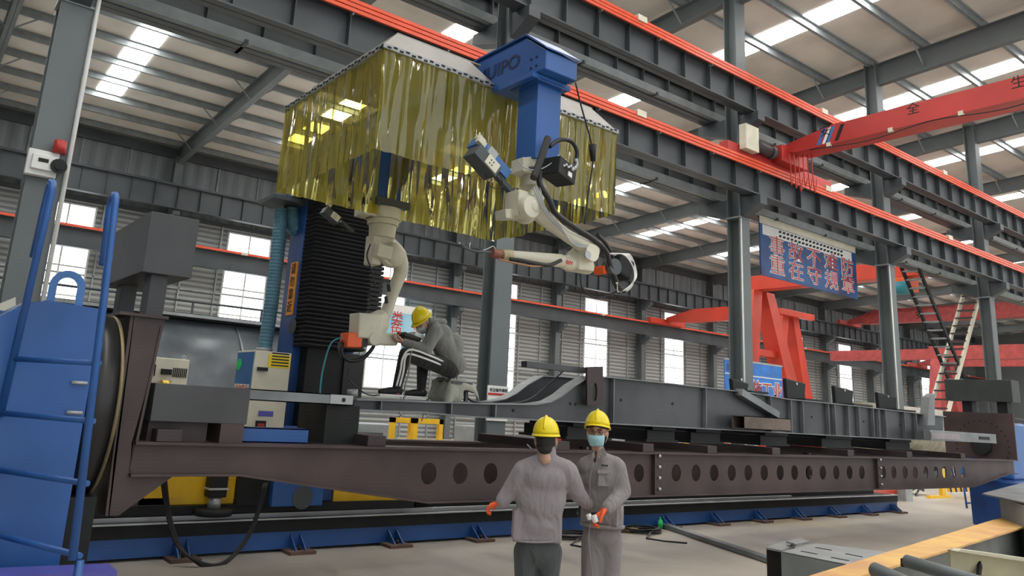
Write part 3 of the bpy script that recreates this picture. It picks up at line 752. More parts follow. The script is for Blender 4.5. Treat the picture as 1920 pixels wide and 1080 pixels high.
#PART4
# ------------------------------------------------------------------ welding robots
def robot1():
    Y = 7.2
    r = thing('welding_robot', (4.08, 7.15, 2.6), 'cream welding robot hanging down in front of the black bellows', 'robot')
    g = lambda x, y, dy=0: at(x, y, Y=Y+dy)
    c = at(719, 408, Y=7.15)
    cx, cy = c.x, 7.15
    MB().box(cx-.2, cx+.2, cy-.2, cy+.2, 3.78, 3.86).build('mounting_plate', steel_dk, r)
    MB().cyl((cx, cy, 3.8), (cx, cy, 3.66), .2, .2, 28).cyl((cx, cy, 3.66), (cx, cy, 3.6), .17, .17, 28).build('base', cream, r, bevel=.006)
    MB().box(cx-.3, cx-.16, cy-.12, cy+.12, 3.66, 3.82).build('connector_box', cream, r, bevel=.01)
    MB().cyl((cx, cy, 3.6), (cx, cy, 3.46), .15, .14, 28).build('turret', cream, r, bevel=.01)
    q = blob([('cap', g(712, 447), .12, g(735, 478), .15), ('cap', g(735, 478, -.1), .145, g(735, 478, .12), .14), ('cap', g(722, 462), .12, g(704, 466), .09)], .014, 6)
    q.build('shoulder', cream, r)
    MB().obox(g(700, 470, -.02), (1, 0, 0), (0, 1, 0), (0, 0, 1), .06, .09, .16).build('motor_housing', cream, r, bevel=.015)
    MB().obox(g(718, 472, -.18), (1, 0, -.1), (0, 1, 0), (.1, 0, 1), .09, .05, .07).build('axis_motor', cream, r, bevel=.012)
    c = g(735, 478, -.17); MB().cyl(c, c+V((0, .05, 0)), .11, .13, 28).build('joint_cap', cream, r, bevel=.006)
    # lower arm: curved tapering casting
    pts = catmull([g(746, 478), g(752, 505), g(742, 535), g(728, 575), g(715, 608)], 5)
    b = MB(); prev = None
    blob([('cap', pts[i], .098-.004*min(i, 12)*.7, pts[i+1], .098-.004*min(i+1, 12)*.7) for i in range(len(pts)-1)], .013, 6).build('lower_arm', cream, r)
    for px in ((729, 540), (724, 562)):
        c = g(px[0], px[1], -.085); MB().obox(c, (1, 0, .25), (0, 1, 0), (-.25, 0, 1), .018, .01, .04).build('arm_slot', black, r, bevel=.006)
    blob([('cap', g(712, 598), .1, g(688, 612), .12), ('box', g(685, 612), (1, 0, .05), (0, 1, 0), (-.05, 0, 1), .14, .11, .13), ('cap', g(712, 610), .1, g(706, 636), .075)], .013, 5).build('elbow_housing', cream, r)
    MB().obox(g(715, 636, -.02), (1, 0, .06), (0, 1, 0), (-.06, 0, 1), .17, .07, .065).build('forearm', cream, r, bevel=.02)
    c = g(693, 636); MB().cyl(c-V((0, .12, 0)), c+V((0, .1, 0)), .07, .07, 24).build('wrist', cream, r, bevel=.008)
    MB().obox(g(658, 638), (1, 0, .05), (0, 1, 0), (0, 0, 1), .085, .09, .075).build('orange_bumper', orange_b, r, 'orange wrist bumper', bevel=.01)
    MB().obox(g(677, 640), (1, 0, .05), (0, 1, 0), (0, 0, 1), .035, .08, .06).build('bumper_mount', rubber, r)
    MB().tube(catmull([g(648, 640), g(640, 660), g(655, 676), g(680, 672), g(697, 655), g(702, 645)]), .022, 8).build('torch_hose', rubber, r)
    b = MB()
    for k in range(3): b.tube(catmull([g(642, 638, .02*k), g(634+k*3, 648), g(640+k*2, 668), g(652, 672)]), .006, 6)
    b.build('wire_bundle', steel_dk, r)
    MB().tube(catmull([g(640, 632), g(620, 645), g(606, 690), g(600, 735), g(600, 775), g(600, 790, .2)]), .009, 6).build('teal_hose', teal, r)
    MB().tube(catmull([g(694, 458, -.1), g(688, 480, -.12), g(696, 505, -.1), g(703, 535, -.1)]), .008, 6).build('cable', rubber, r)
robot1()
def gun(c, ax, az, s, label):
    t = thing('laser_sensor_unit', c, label, 'sensor')
    ax, az = V(ax).normalized(), V(az).normalized(); ay = az.cross(ax).normalized()
    return t, ax, ay, az
def robot2():
    Y = 4.6
    r = thing('welding_robot', (4.09, 4.65, 2.9), 'cream welding robot under the blue post with folded arms and dark hoses', 'robot')
    g = lambda x, y, dy=0: at(x, y, Y=Y+dy)
    cx, cy = 4.08, 4.68
    MB().cyl((cx-.02, cy, 3.78), (cx-.02, cy, 3.69), .13, .13, 28).build('base', cream, r, bevel=.006)
    MB().box(cx-.2, cx-.08, cy-.08, cy+.08, 3.64, 3.76).build('connector_box', cream, r, bevel=.01)
    MB().cyl((cx-.02, cy, 3.69), (cx-.02, cy, 3.665), .145, n=28).build('turret_ring', steel_dk, r)
    MB().cyl((cx-.01, cy, 3.665), (cx-.01, cy, 3.55), .1, .11, 28).build('turret', cream, r, bevel=.008)
    c = g(986, 390)
    blob([('cap', g(975, 378), .085, g(985, 398), .1), ('cap', g(993, 390, -.08), .1, g(988, 390, .1), .1), ('box', g(968, 385), (1, 0, 0), (0, 1, 0), (0, 0, 1), .055, .09, .11), ('cap', g(1003, 372), .07, g(1010, 360), .07)], .011, 5).build('shoulder', cream, r)
    MB().obox(g(948, 403, .05), (1, 0, .18), (0, 1, 0), (-.18, 0, 1), .055, .07, .038).build('rear_motor', cream, r, bevel=.008)
    c = g(998, 388, -.16); MB().cyl(c, c+V((0, .06, 0)), .085, .1, 28).build('joint_cap', cream, r, bevel=.006)
    pts = [g(1000, 387, -.08), g(1020, 410, -.08), g(1060, 440, -.06), g(1110, 470, -.05)]
    blob([('cap', pts[0], .085, pts[1], .062), ('cap', pts[1], .062, pts[2], .052), ('cap', pts[2], .052, pts[3], .07)], .01, 4).build('lower_arm', cream, r)
    c = g(1112, 474, -.13); MB().cyl(c, c+V((0, .2, 0)), .075, .075, 24).build('elbow_joint', cream, r, bevel=.006)
    c = g(1103, 478, -.14); MB().cyl(c, c+V((0, .02, 0)), .035, n=20).build('elbow_cap', galv, r)
    blob([('box', g(1086, 494, .04), (1, 0, .05), (0, 1, 0), (-.05, 0, 1), .09, .09, .07), ('cap', g(1072, 480, .04), .05, g(1080, 470, .02), .035), ('cap', g(1100, 500, .04), .07, g(1060, 492, .04), .065)], .011, 4).build('elbow_housing', cream, r)
    blob([('cap', g(1050, 489, .02), .058, g(990, 482, .02), .046), ('cap', g(990, 482, .02), .046, g(958, 480, .02), .046)], .01, 4).build('forearm', cream, r)
    c0, c1 = g(958, 480, .02), g(940, 478, .02); MB().cyl(c0, c1, .048, .044, 20).build('wrist', mat('scorched_cream_paint', (.4, .33, .2), .5, var=.15, vscale=8), r, bevel=.004)
    c2 = g(922, 474, .02); MB().cyl(c1, c2, .04, .036, 16).build('wrist_flange', mat('scorched_copper', (.25, .1, .07), .5, .4, var=.15, vscale=9), r)
    MB().tube(catmull([g(920, 473), g(905, 472), g(888, 470), g(872, 464), g(864, 456)]), .011, 8).build('torch_neck', steel_dk, r)
    b = MB().tube([g(884, 470), g(880, 462), g(882, 455)], .004, 5); b.tube([g(866, 458), g(860, 455)], .006, 5); b.tube(catmull([g(930, 470), g(925, 462), g(915, 466), g(905, 470)]), .004, 5)
    b.build('wire_tip', silver, r)
    text('arm_lettering', 'ABB', red, r, g(1067, 492, -.105), (-1, 0, -.02), (.02, 0, -1), .045, .002, bold=.001)
    MB().tube(catmull([g(1012, 320, -.12), g(1012, 345, -.13), g(1030, 375, -.17), g(1042, 400, -.17), g(1075, 425, -.14), g(1110, 447, -.12), g(1135, 470, -.1), g(1145, 500, -.08), g(1158, 535, -.05), g(1170, 545, 0)]), .024, 10).build('hose_pack', rubber, r)
    MB().tube(catmull([g(1120, 440, -.05), g(1138, 460, -.02), g(1150, 490), g(1148, 520), g(1160, 545)]), .018, 8).build('torch_hose', rubber, r)
    MB().tube(catmull([g(1052, 488, -.1), g(1030, 497, -.1), g(1005, 494, -.1), g(975, 488, -.08), g(955, 486, -.04)]), .016, 8).build('forearm_hose', rubber, r)
    MB().tube(catmull([g(1040, 497, -.1), g(1000, 499, -.1), g(965, 493, -.07), g(935, 486, -.03)]), .007, 6).build('copper_lead', mat('copper_brown_cable', (.4, .2, .1), .5), r)
    b = MB()
    for k in range(4): b.tube(catmull([g(1000+k*4, 350, -.14), g(1014+k*3, 385+k*2, -.19), g(1030+k*4, 410, -.18), g(1075, 452+k*2, -.13), g(1115, 462+k, -.11)]), .005, 5)
    b.build('wire_bundle', galv, r)
    # wire feeder behind the elbow
    MB().obox(g(1160, 502, .05), (1, 0, -.3), (0, 1, 0), (.3, 0, 1), .1, .09, .09).build('wire_feeder', black, r, bevel=.02)
    c = g(1155, 500, -.1); MB().cyl(c, c+V((0, .1, 0)), .07, n=20).build('feeder_reel', steel_dk, r)
    MB().obox(g(1126, 507, .02), (1, 0, 0), (0, 1, 0), (0, 0, 1), .025, .06, .035).build('orange_bumper', orange_b, r, bevel=.006)
    b = MB()
    for k in range(7):
        b.tube(catmull([g(1140+k*3, 475+k, -.1+.03*k), g(1170+k*2, 478, -.1+.03*k), g(1188+k, 505+k*2, -.08+.03*k), g(1186-k*2, 535+k, -.05), g(1170-k*2, 547, 0), g(1152+k, 530, -.03*k)]), .0045, 5)
    b.build('loop_wires', white, r)
    MB().tube(catmull([g(1088, 514), g(1092, 540), g(1110, 556), g(1135, 556), g(1160, 545)]), .008, 6).build('dangling_cable', rubber, r)
robot2()
# sensor heads on both robots
def sensor(W, px, ang, sc, label, bluebody=True):
    c = at(px[0], px[1], Y=W); t = thing('camera_sensor_unit', c, label, 'sensor')
    a = math.radians(ang); ax = V((math.cos(a), 0, math.sin(a))); az = V((-math.sin(a), 0, math.cos(a))); ay = V((0, 1, 0))
    def bx(n, dx, dy, dz, hx, hy, hz, m, **k): return MB().obox(c+ax*dx*sc+ay*dy*sc+az*dz*sc, ax, ay, az, hx*sc, hy*sc, hz*sc).build(n, m, t, bevel=.004, **k)
    if bluebody:
        bx('blue_body', .02, .06, .055, .15, .05, .035, blue_lt); bx('yellow_spot_plate', -.02, -.01, .04, .035, .02, .03, galv)
    bx('lower_body', -.03, 0, -.045, .1, .06, .04, steel_dk); bx('socket_plate', .0, -.065, -.045, .05, .006, .035, cream)
    for k in (-1, 1): bx('connector', -.12, .02*k, .05+.02*k, .03, .02, .018, cream)
    q = MB()
    for k in range(4): q.cyl(c+ax*(-.02+.02*(k % 2))*sc-ay*.073*sc+az*(-.06+.025*(k//2))*sc, c+ax*(-.02+.02*(k % 2))*sc-ay*.068*sc+az*(-.06+.025*(k//2))*sc, .005*sc, n=8)
    q.build('socket', black, t)
    MB().tube(catmull([c+ax*.1*sc, c+ax*.17*sc-az*.05*sc, c+ax*.1*sc-az*.12*sc, c-az*.07*sc]), .004, 6).build('cable', rubber, t)
    MB().obox(c+ax*.2*sc+ay*.04*sc, ax, ay, az, .09*sc, .02*sc, .015*sc).build('mounting_arm', steel_dk, t)
sensor(4.6, (917, 302), -33, 1.3, 'blue and grey camera sensor left of the blue post')
sensor(7.3, (628, 402), -28, 1.0, 'small cream and grey sensor hanging below the curtain edge', False)
# black motor block right of the blue post
c = at(1047, 322, Y=4.5); t = thing('servo_motor_block', c, 'black servo motor block right of the blue post', 'motor')
MB().obox(c, (1, .3, -.12), (-.3, 1, 0), (.12, 0, 1), .14, .09, .075).build('housing', black, t, bevel=.008)
MB().obox(c+V((.05, -.085, -.03)), (1, .3, -.12), (-.3, 1, 0), (.12, 0, 1), .03, .004, .02).build('name_plate', white, t)
b = MB()
for k in range(6):
    q = c+V((-.04+.025*k, -.085, .02+.015*(k % 2))); b.cyl(q, q-V((0, .03, 0)), .01, n=8)
b.build('plug', silver, t)
g = lambda x, y, d=0: at(x, y, Y=4.45+d)
MB().tube(catmull([g(1030, 275), g(1050, 262), g(1072, 266), g(1082, 285), g(1078, 308), g(1065, 318)]), .018, 10).build('curved_hose', rubber, t)
MB().tube(catmull([g(1079, 298), g(1080, 308), g(1075, 316), g(1064, 320)]), .021, 10).build('hose_sleeve', galv, t)
t = MB().tube(catmull([g(1000, 335), g(1010, 310), g(1022, 275), g(1028, 258)]), .03, 10).build('cable_bundle', rubber); tag(t, 'thick black cable bundle climbing the front of the blue post', 'cable')
t = MB().tube(catmull([at(1079, 155, Y=4.42), at(1090, 200, Y=4.42), at(1108, 265, Y=4.42), at(1112, 300, Y=4.42), at(1105, 350, Y=4.42), at(1096, 420, Y=4.42)]), .008, 6).build('pendant_cable', rubber)
tag(t, 'thin black cable hanging from the boom end past the curtains', 'cable')
MB().cyl(at(1111, 272, Y=4.42), at(1112, 302, Y=4.42), .035, .02, 12).build('cable_grip', black, t)
t = MB().tube(catmull([g(970, 300), g(985, 315), g(1010, 318), g(1035, 305), g(1048, 290)]), .005, 6).build('looped_wire', galv); tag(t, 'thin grey looped wire in front of the blue post', 'wire')
# ------------------------------------------------------------------ extraction hoses
def ribbed(pts, r, name, label, m):
    P = catmull(pts, 10); L = [0]
    for i in range(1, len(P)): L.append(L[-1]+(P[i]-P[i-1]).length)
    n = int(L[-1]/.011); Q = []
    for k in range(n+1):
        s = L[-1]*k/n; i = max(j for j in range(len(L)) if L[j] <= s+1e-9); i = min(i, len(P)-2)
        Q.append(P[i].lerp(P[i+1], (s-L[i])/max(1e-6, L[i+1]-L[i])))
    o = MB().tube(Q, r, 16, rf=lambda t: r*(1+.09*(round(t*n) % 4 < 2))).build(name, m); tag(o, label, 'hose'); return o
h = lambda x, y, d=0: at(x, y, Y=9.3+d)
o = ribbed([h(527, 392), h(523, 450), h(515, 520), h(506, 590), h(496, 655)], .083, 'extraction_hose', 'long straight ribbed blue-grey hose running down to the cream cabinet', hose_b)
MB().cyl(h(496, 652), h(495, 662), .1).build('hose_collar', galv, o)
o = ribbed([h(548, 385), h(552, 425), h(572, 437), h(590, 410), h(588, 360), h(585, 320)], .095, 'extraction_hose', 'curved ribbed blue-grey hose bending up into the curtain box', hose_b)
MB().cyl(h(548, 383), h(548, 390), .11).build('hose_collar', black, o)
MB().box(3.55, 4.05, 9.0, 9.5, h(530, 385).z+.0, h(530, 385).z+.05).build('hose_bracket', steel_dk, cg)
# ------------------------------------------------------------------ cabinet on the carriage
cb = thing('dust_collector_cabinet', (3.7, 8.9, .5), 'cream and blue cabinet with yellow warning label under the ribbed hose', 'cabinet')
xa, xb, ya, yb = 3.46, 3.91, 8.75, 9.32
MB().box(xa, xb, ya, yb, 1.2, 2.24).build('body', cream2, cb, bevel=.01)
MB().box(xa+.03, xb-.03, ya+.1, yb-.03, .52, 1.2).build('stand', black, cb)
MB().box(xa-.006, xa, ya+.03, yb-.03, 1.62, 2.22).build('blue_side_panel', blue_lt, cb, 'bright blue side panel')
MB().box(xa-.008, xa-.006, ya+.06, yb-.06, 1.64, 1.85).build('white_label', white, cb)
for i, z in enumerate((1.7, 1.79)): text('label_lettering', '请勿靠近', red, cb, (xa-.008, (ya+yb)/2, z), (0, -1, 0), (0, 0, 1), .1, .001)
MB().cyl((xa-.012, yb-.12, 2.08), (xa-.006, yb-.12, 2.08), .07, n=20).build('green_sticker', green, cb)
p = at(505, 658, Y=ya); q = at(546, 692, Y=ya)
MB().box(p.x, xb-.01, ya-.004, ya, q.z, 2.21).build('warning_label', mat('label_yellow', (.8, .6, .02), .5), cb)
b = MB()
for k in range(5): b.box(p.x+.04, xb-.03, ya-.006, ya-.004, q.z+.02+k*.035, q.z+.035+k*.035)
b.build('print_line', black, cb)
MB().obox((xa+.1, ya-.02, 2.03), (1, 0, 0), (0, 1, 0), (0, 0, 1), .06, .02, .02).build('handle', black, cb)
MB().box(xa+.12, xa+.3, ya-.004, ya, 1.5, 1.56).build('blue_strip_label', purple, cb)
MB().box(xa+.1, xa+.22, ya-.02, ya, 1.28, 1.45).build('meter', black, cb)
MB().box(xa+.12, xa+.2, ya-.024, ya-.02, 1.34, 1.42).build('meter_face', red, cb)
# robot controller and other boxes on the carriage
p0, p1 = at(275, 668, Y=8.9), at(357, 671, Y=8.9)
rc = thing('robot_controller', (p0.x, 8.9, .5), 'small cream power unit with vent slots and gold reel behind the dark block', 'controller')
xa, xb = p0.x-.05, p1.x; zt = p0.z
MB().box(xa, xb, 8.9, 9.5, zt-.55, zt).build('body', cream2, rc, bevel=.01)
MB().box(xa+.03, xb-.03, 8.95, 9.45, .52, zt-.55).build('stand', steel_dk, rc)
b = MB()
for k in range(6): b.box(xa+.03+k*.024, xa+.042+k*.024, 8.893, 8.9, zt-.2, zt-.08)
for k in range(8): b.box(xb-.17+k*.02, xb-.158+k*.02, 8.893, 8.9, zt-.2, zt-.1)
b.build('vent_slot', black, rc)
MB().cyl((xa+.27, 8.84, zt-.36), (xa+.27, 8.84, zt-.24), .055).build('wire_reel', mat('gold_wire', (.7, .5, .1), .3, .6), rc)
MB().box(xa+.22, xa+.33, 8.86, 8.9, zt-.18, zt-.12).build('connector', black, rc)
for x in (xa+.04, xb-.04): MB().tube([V((x+.02*math.cos(t*PI/5), 9.0, zt+.025+.02*math.sin(t*PI/5))) for t in range(11)], .004, 6).build('lifting_eye', silver, rc)
yb_ = thing('yellow_carriage_box', (3, 8.95, .52), 'yellow housing behind the brown beam, left of the blue base block', 'housing')
MB().box(2.45, 3.6, 8.95, 9.9, .52, 1.35).build('body', yellow, yb_, bevel=.01)
MB().box(2.5, 2.85, 8.93, 8.95, .6, 1.2).build('door_panel', yellow, yb_)
o = MB().prism([(4.75, 8.95, .52), (6.3, 8.95, .52), (6.1, 8.95, .72), (4.75, 8.95, .95)], (0, .6, 0)).build('yellow_guard', yellow); tag(o, 'yellow sloping guard plate right of the blue base block', 'guard')
mo = thing('drive_motor', (3.05, 8.78, .5), 'black drive motor standing before the yellow housing', 'motor')
c = at(404, 925, Y=8.8); x = c.x
MB().cyl((x, 8.8, .5), (x, 8.8, .62), .07).build('gearbox', silver, mo)
MB().box(x-.1, x+.1, 8.72, 8.88, .62, .95).build('motor_body', black, mo, bevel=.01); MB().box(x-.11, x+.11, 8.71, 8.89, .7, .72).build('band', silver, mo)
MB().cyl((x, 8.8, .43), (x, 8.8, .5), .2, n=24).build('flange', black, mo)
# ------------------------------------------------------------------ long grey tank behind
tk = thing('steel_tank', (3.6, 14, 0), 'large dark grey cylindrical tank behind the counterweight box', 'tank')
b = MB().cyl((.2, 14.2, 1.55), (6.6, 14.2, 1.55), 1.5, n=64); b.build('shell', mat('tank_grey_gloss', (.13, .15, .165), .3, .1, var=.25, vscale=.8), tk)
MB().box(.2, 6.6, 13.3, 13.75, 2.9, 3.0).build('rim_ledge', black, tk)
b = MB().tube([(.2, 13.3, 3.2), (6.6, 13.3, 3.2)], .02)
for k in range(6): b.bar((.4+k*1.22, 13.3, 2.98), (.4+k*1.22, 13.3, 3.2), .03)
b.build('hand_rail', steel_dk, tk)
b = MB().box(.2, 6.6, 13.2, 13.3, 2.93, 2.98); b.build('edge_angle', galv, tk)
b = MB().tube([V((4.9, 14.2-1.51*math.cos(a), 1.55+1.51*math.sin(a))) for a in [i*.15 for i in range(-3, 8)]], .02); b.tube([V((2.3, 14.2-1.51*math.cos(a), 1.55+1.51*math.sin(a))) for a in [i*.15 for i in range(-3, 8)]], .012)
b.build('welded_strap', galv, tk)
for x in (1, 5.6): MB().box(x-.2, x+.2, 13.2, 15.2, 0, .5).build('saddle', steel_dk, tk)
# ------------------------------------------------------------------ positioner: headstock, frame, tailstock
YP = 6.6
def XZ(px, Y=YP): return [(lambda v: (v.x, v.z))(at(x, y, Y=Y)) for x, y in px]
hs = thing('headstock_tower', (.9, 6.4, 0), 'tall blue headstock tower of the rotating positioner behind the ladder', 'machine')
Pq = XZ([(-60, 660), (48, 566), (92, 563), (197, 577)], 6.0)
xr = 6.0*.2005
plate('front_plate', [(-.6, 0), (xr, 0), (xr, 2.27), (Pq[2][0]-.02, 2.29), (Pq[1][0]-.06, 2.2), (.2, 1.85), (-.6, 1.3)], 6.0, .02, blue, hs, bevel=.003)
plate('rear_plate', [(-.6, 0), (xr, 0), (xr, 2.27), (.7, 2.29), (.2, 1.85), (-.6, 1.3)], 7.4, .02, blue, hs)
MB().box(xr-.03, xr, 6.02, 7.4, 0, 2.27).build('side_plate', blue, hs)
MB().box(.72, xr, 6.02, 7.4, 2.25, 2.27).build('top_plate', blue, hs)
MB().prism([(.74, 6.02, 2.27), (.2, 6.02, 1.83), (-.6, 6.02, 1.28), (-.6, 6.02, 1.2), (.74, 6.02, 2.2)], (0, 1.38, 0)).build('sloped_cover', blue, hs)
pl = [(0.3, 6.75, 2.55)]
MB().prism([(.82, 7.5, 2.42), (.1, 7.5, 1.95), (-.6, 7.5, 1.45), (-.6, 7.5, 1.2), (.1, 7.5, 1.75), (.86, 7.5, 2.2)], (0, .1, 0)).build('cream_edge_plate', cream2, hs)
b = []
for i in range(13): a = PI*i/12; b.append((.96+.115*math.cos(a), 2.4+.115*math.sin(a)))
b = [(1.075, 2.24)]+b+[(.845, 2.24)]
inn = [(1.025, 2.24)]+[(.96+.065*math.cos(PI*i/12), 2.4+.065*math.sin(PI*i/12)) for i in range(13)]+[(.895, 2.24)]
plate('lifting_eye', b+inn[::-1], 6.025, .02, blue_lt, hs)
MB().prism([(-.02, 5.985, 1.05), (.13, 5.985, 1.05), (.2, 5.985, 1.35), (-.02, 5.985, 1.35)], (0, .012, 0)).build('yellow_plate', yellow, hs)
for z in (1.55, 1.75): MB().tube([(xr-.12, 5.98, z), (xr-.02, 5.98, z)], .012).build('small_rung', galv, hs)
MB().cyl((xr, 6.75, 1.6), (1.42, 6.75, 1.6), .68, n=64).build('bearing_drum', mat('drum_black_steel', (.022, .022, .022), .35, .2, var=.1), hs)
MB().cyl((1.415, 6.75, 1.6), (1.44, 6.75, 1.6), .69, n=64).build('drum_flange', mat('drum_tan_steel', (.2, .16, .08), .4, .3, var=.15), hs)
MB().box(xr, 1.45, 6.35, 7.3, 0, .95).build('drum_support', black, hs)
# ladder in front of the headstock
ld = thing('hook_ladder', (.9, 5.5, 0), 'blue tubular ladder with hooked tops leaning on the headstock', 'ladder')
L0 = [at(98, 345, X=.69), at(30, 680, X=.68), at(-5, 800, X=.67)]
R0 = [at(215, 372, X=1.07), at(175, 640, X=1.07), at(128, 850, X=1.07), at(150, 1050, X=1.07)]
def rail(x, ytop, ybot, ztop, zbot, hook):
    t = V((x, ytop, ztop)); u = V((x, ybot, zbot)); d = (t-u).normalized(); s = V((0, .085, 0))
    arc = [t+s+V((0, -math.cos(a)*.085, math.sin(a)*.085)) for a in [PI*i/8 for i in range(9)]]
    return [u]+arc+[t+s*2-d*hook]
ytop = at(212, 372, X=1.07).y; ztop = at(212, 372, X=1.07).z
pb = at(150, 1050, X=1.13)
MB().tube(rail(1.09, ytop, pb.y, ztop-.04, pb.z, .42), .024, 12).build('rail', blue, ld)
MB().tube([pb, (1.13, pb.y-.06, 0)], .024, 12).build('rail_foot', blue, ld)
tl = at(98, 352, X=.7); bl = at(0, 780, X=.7)
MB().tube(rail(.7, tl.y, bl.y, tl.z-.03, bl.z, .42), .024, 12).build('rail', blue, ld)
e = bl+(bl-tl).normalized()*1.7
MB().tube([bl, (.7, e.y, max(0, e.z))], .024, 12).build('rail_foot', blue, ld)
for ya_, yb_2 in (((32, 672), (158, 682)), ((8, 777), (137, 781)), ((-30, 884), (118, 884)), ((-50, 997), (92, 995))):
    a = at(ya_[0], ya_[1], X=.7); c = at(yb_2[0], yb_2[1], X=1.11)
    f1 = (c.z-pb.z)/(ztop-pb.z); f0 = (c.z-bl.z)/(tl.z-bl.z); MB().tube([(.7, bl.y+(tl.y-bl.y)*f0, c.z), (1.13-.04*f1, pb.y+(ytop-pb.y)*f1, c.z)], .018, 10).build('rung', blue, ld)
# rotating frame
pf = thing('positioner_frame', (10, 7.1, .7), 'long dark brown rotating beam frame pierced with round holes', 'frame')
top = XZ([(247, 829), (600, 838), (1000, 848), (1400, 855), (1700, 861), (1900, 864)])
zt = sum(p[1] for p in top)/6
zb = XZ([(1226, 927)])[0][1]
lx = XZ([(246, 860)])[0][0]; rx = XZ([(1900, 864)])[0][0]
Pb = XZ([(445, 887), (795, 935), (1821, 911), (1884, 887)])
web = [(lx, zt), (lx, Pb[0][1]), (Pb[0][0], Pb[0][1]), (Pb[1][0], zb), (Pb[2][0], zb), (Pb[3][0], Pb[3][1]), (rx, Pb[3][1]), (rx, zt)]
hx = [804, 863, 920, 1198, 1268, 1305, 1339, 1372, 1403, 1433, 1463, 1490, 1517, 1543, 1568, 1593, 1616, 1656, 1676, 1697, 1716, 1736, 1755, 1771, 1788, 1806]
hz = sum(XZ([(x, 887)])[0][1] for x in (804, 863, 1268, 1500))/4
hl = [(XZ([(x, 887)])[0][0], hz, .092, .105) for x in hx]
extra = [(XZ([(247, 858)])[0][0]+.04, XZ([(247, 857)])[0][1], .07, .09)]
def beamside(Y, name):
    plate(name, web, Y, .015, brown, pf, hl)
    b = MB().box(lx, rx, Y-.07, Y+.14, zt, zt+.022)
    f = [web[1], web[2], web[3], web[4], web[5], web[6]]
    for i in range(5):
        (x0, z0), (x1, z1) = f[i], f[i+1]
        b.hexa([(x0, Y-.07, z0-.02), (x1, Y-.07, z1-.02), (x1, Y+.14, z1-.02), (x0, Y+.14, z0-.02), (x0, Y-.07, z0), (x1, Y-.07, z1), (x1, Y+.14, z1), (x0, Y+.14, z0)])
    b.build(name.replace('web', 'flange'), brown, pf)
    for px in (1229, 1645):
        x = XZ([(px, 890)])[0][0]; MB().box(x-.07, x+.07, Y-.05, Y, zb, zt).build('splice_plate', brown_dk, pf)
    q = MB()
    for px in (1229, 1645):
        x = XZ([(px, 890)])[0][0]
        for k in range(4): q.ball((x, Y-.065, zb+.07+k*.13), .022, n=8)
    q.build('splice_bolts', silver, pf)
beamside(YP, 'near_web'); hl = []; beamside(7.85, 'far_web')
for px in (310, 700, 1050, 1210, 1330, 1450, 1590, 1700, 1800):
    x = XZ([(px, 850)])[0][0]
    MB().box(x-.1, x+.1, YP-.05, 8.0, zt+.022, zt+.12).build('cross_beam', brown_dk, pf, bevel=.006)
# left arm plate (upright) and right disc
up = plate('left_upright', XZ([(251, 592), (310, 597), (300, 640), (247, 830), (243, 892), (330, 889), (222, 967), (203, 967), (214, 860)]), YP, .03, brown, pf)
b = MB(); Q = [V((at(x, y, Y=YP).x, YP, at(x, y, Y=YP).z)) for x, y in ((252, 593), (228, 740), (205, 967))]
MB().prism([Q[0]-V((.03, 0, 0)), Q[0], V((Q[2].x, YP, Q[2].z)), Q[2]-V((.03, 0, 0))], (0, 1.3, 0)).build('upright_side_plate', brown, pf)
Qr = [at(x, y, Y=YP) for x, y in ((303, 612), (245, 880), (240, 965))]
MB().bar(Qr[0]+V((0, .1, 0)), Qr[1]+V((0, .1, 0)), .22, .02, up=(1, 0, 0)).build('upright_rib', brown, pf)
zc = at(280, 596, Y=YP).z
MB().box(at(222, 590, Y=YP).x, at(314, 597, Y=YP).x, YP-.04, 8.0, zc-.0, zc+.025).build('upright_cap', brown, pf)
# counterweights with posts
def XY(px, z): v = at(px[0], px[1], Z=z); return v
xa, xb = at(275, 455, Y=YP).x, at(367, 465, Y=YP).x
za, zz = at(310, 515, Y=YP).z, at(330, 404, Y=YP).z
cw = thing('counterweight_box', (xa, YP, zc), 'large dark grey counterweight box on two posts above the brown upright', 'counterweight')
MB().box(xa, xb, YP, YP+1.5, za, zz).build('box_body', cwt, cw, bevel=.004)
for px in (289,):
    x = at(px, 560, Y=YP+.15).x
    MB().box(x-.07, x+.07, YP+.08, YP+.28, zc+.025, za).build('post', cwt, cw, bevel=.006)
    MB().box(x-.07, x+.07, YP+1.05, YP+1.25, zc+.025, za).build('post', cwt, cw, bevel=.006)
pA = [at(x, y, Y=YP) for x, y in ((290, 719), (470, 728), (463, 796), (283, 789))]
x0, x1 = (pA[0].x+pA[3].x)/2, (pA[1].x+pA[2].x)/2; z1, z0 = (pA[0].z+pA[1].z)/2, (pA[2].z+pA[3].z)/2
cw = thing('counterweight_block', (x0, YP, zt), 'dark grey flat block on the left end of the brown beam', 'counterweight')
MB().box(x0, x1, YP, YP+.75, z0, z1).build('block_body', cwt, cw, bevel=.004)
MB().box(x1-.22, x1-.02, YP+.0, YP+.7, zt+.02, z0).build('support_tube', brown, cw)
MB().box(x0+.02, x0+.5, YP+.1, YP+.7, zt+.02, z0).build('support_frame', brown_dk, cw)
o = MB().box(at(445, 815, Y=6.9).x, at(580, 815, Y=6.9).x, 6.9, 7.05, at(500, 829, Y=6.9).z, at(500, 801, Y=6.9).z)
b = MB(); X0_, X1_ = at(445, 815, Y=6.75).x, at(578, 815, Y=6.75).x; Z0_, Z1_ = zt+.022, zt+.15
b.box(X0_, X1_, 6.75, 6.76, Z0_, Z1_).box(X0_, X1_, 6.9, 6.91, Z0_, Z1_).box(X0_, X1_, 6.75, 6.91, Z0_, Z0_+.01).box(X0_, X1_, 6.75, 6.91, Z1_-.01, Z1_)
o = b.build('blue_tube', blue); tag(o, 'open-ended blue square tube lying on the brown beam', 'tube')
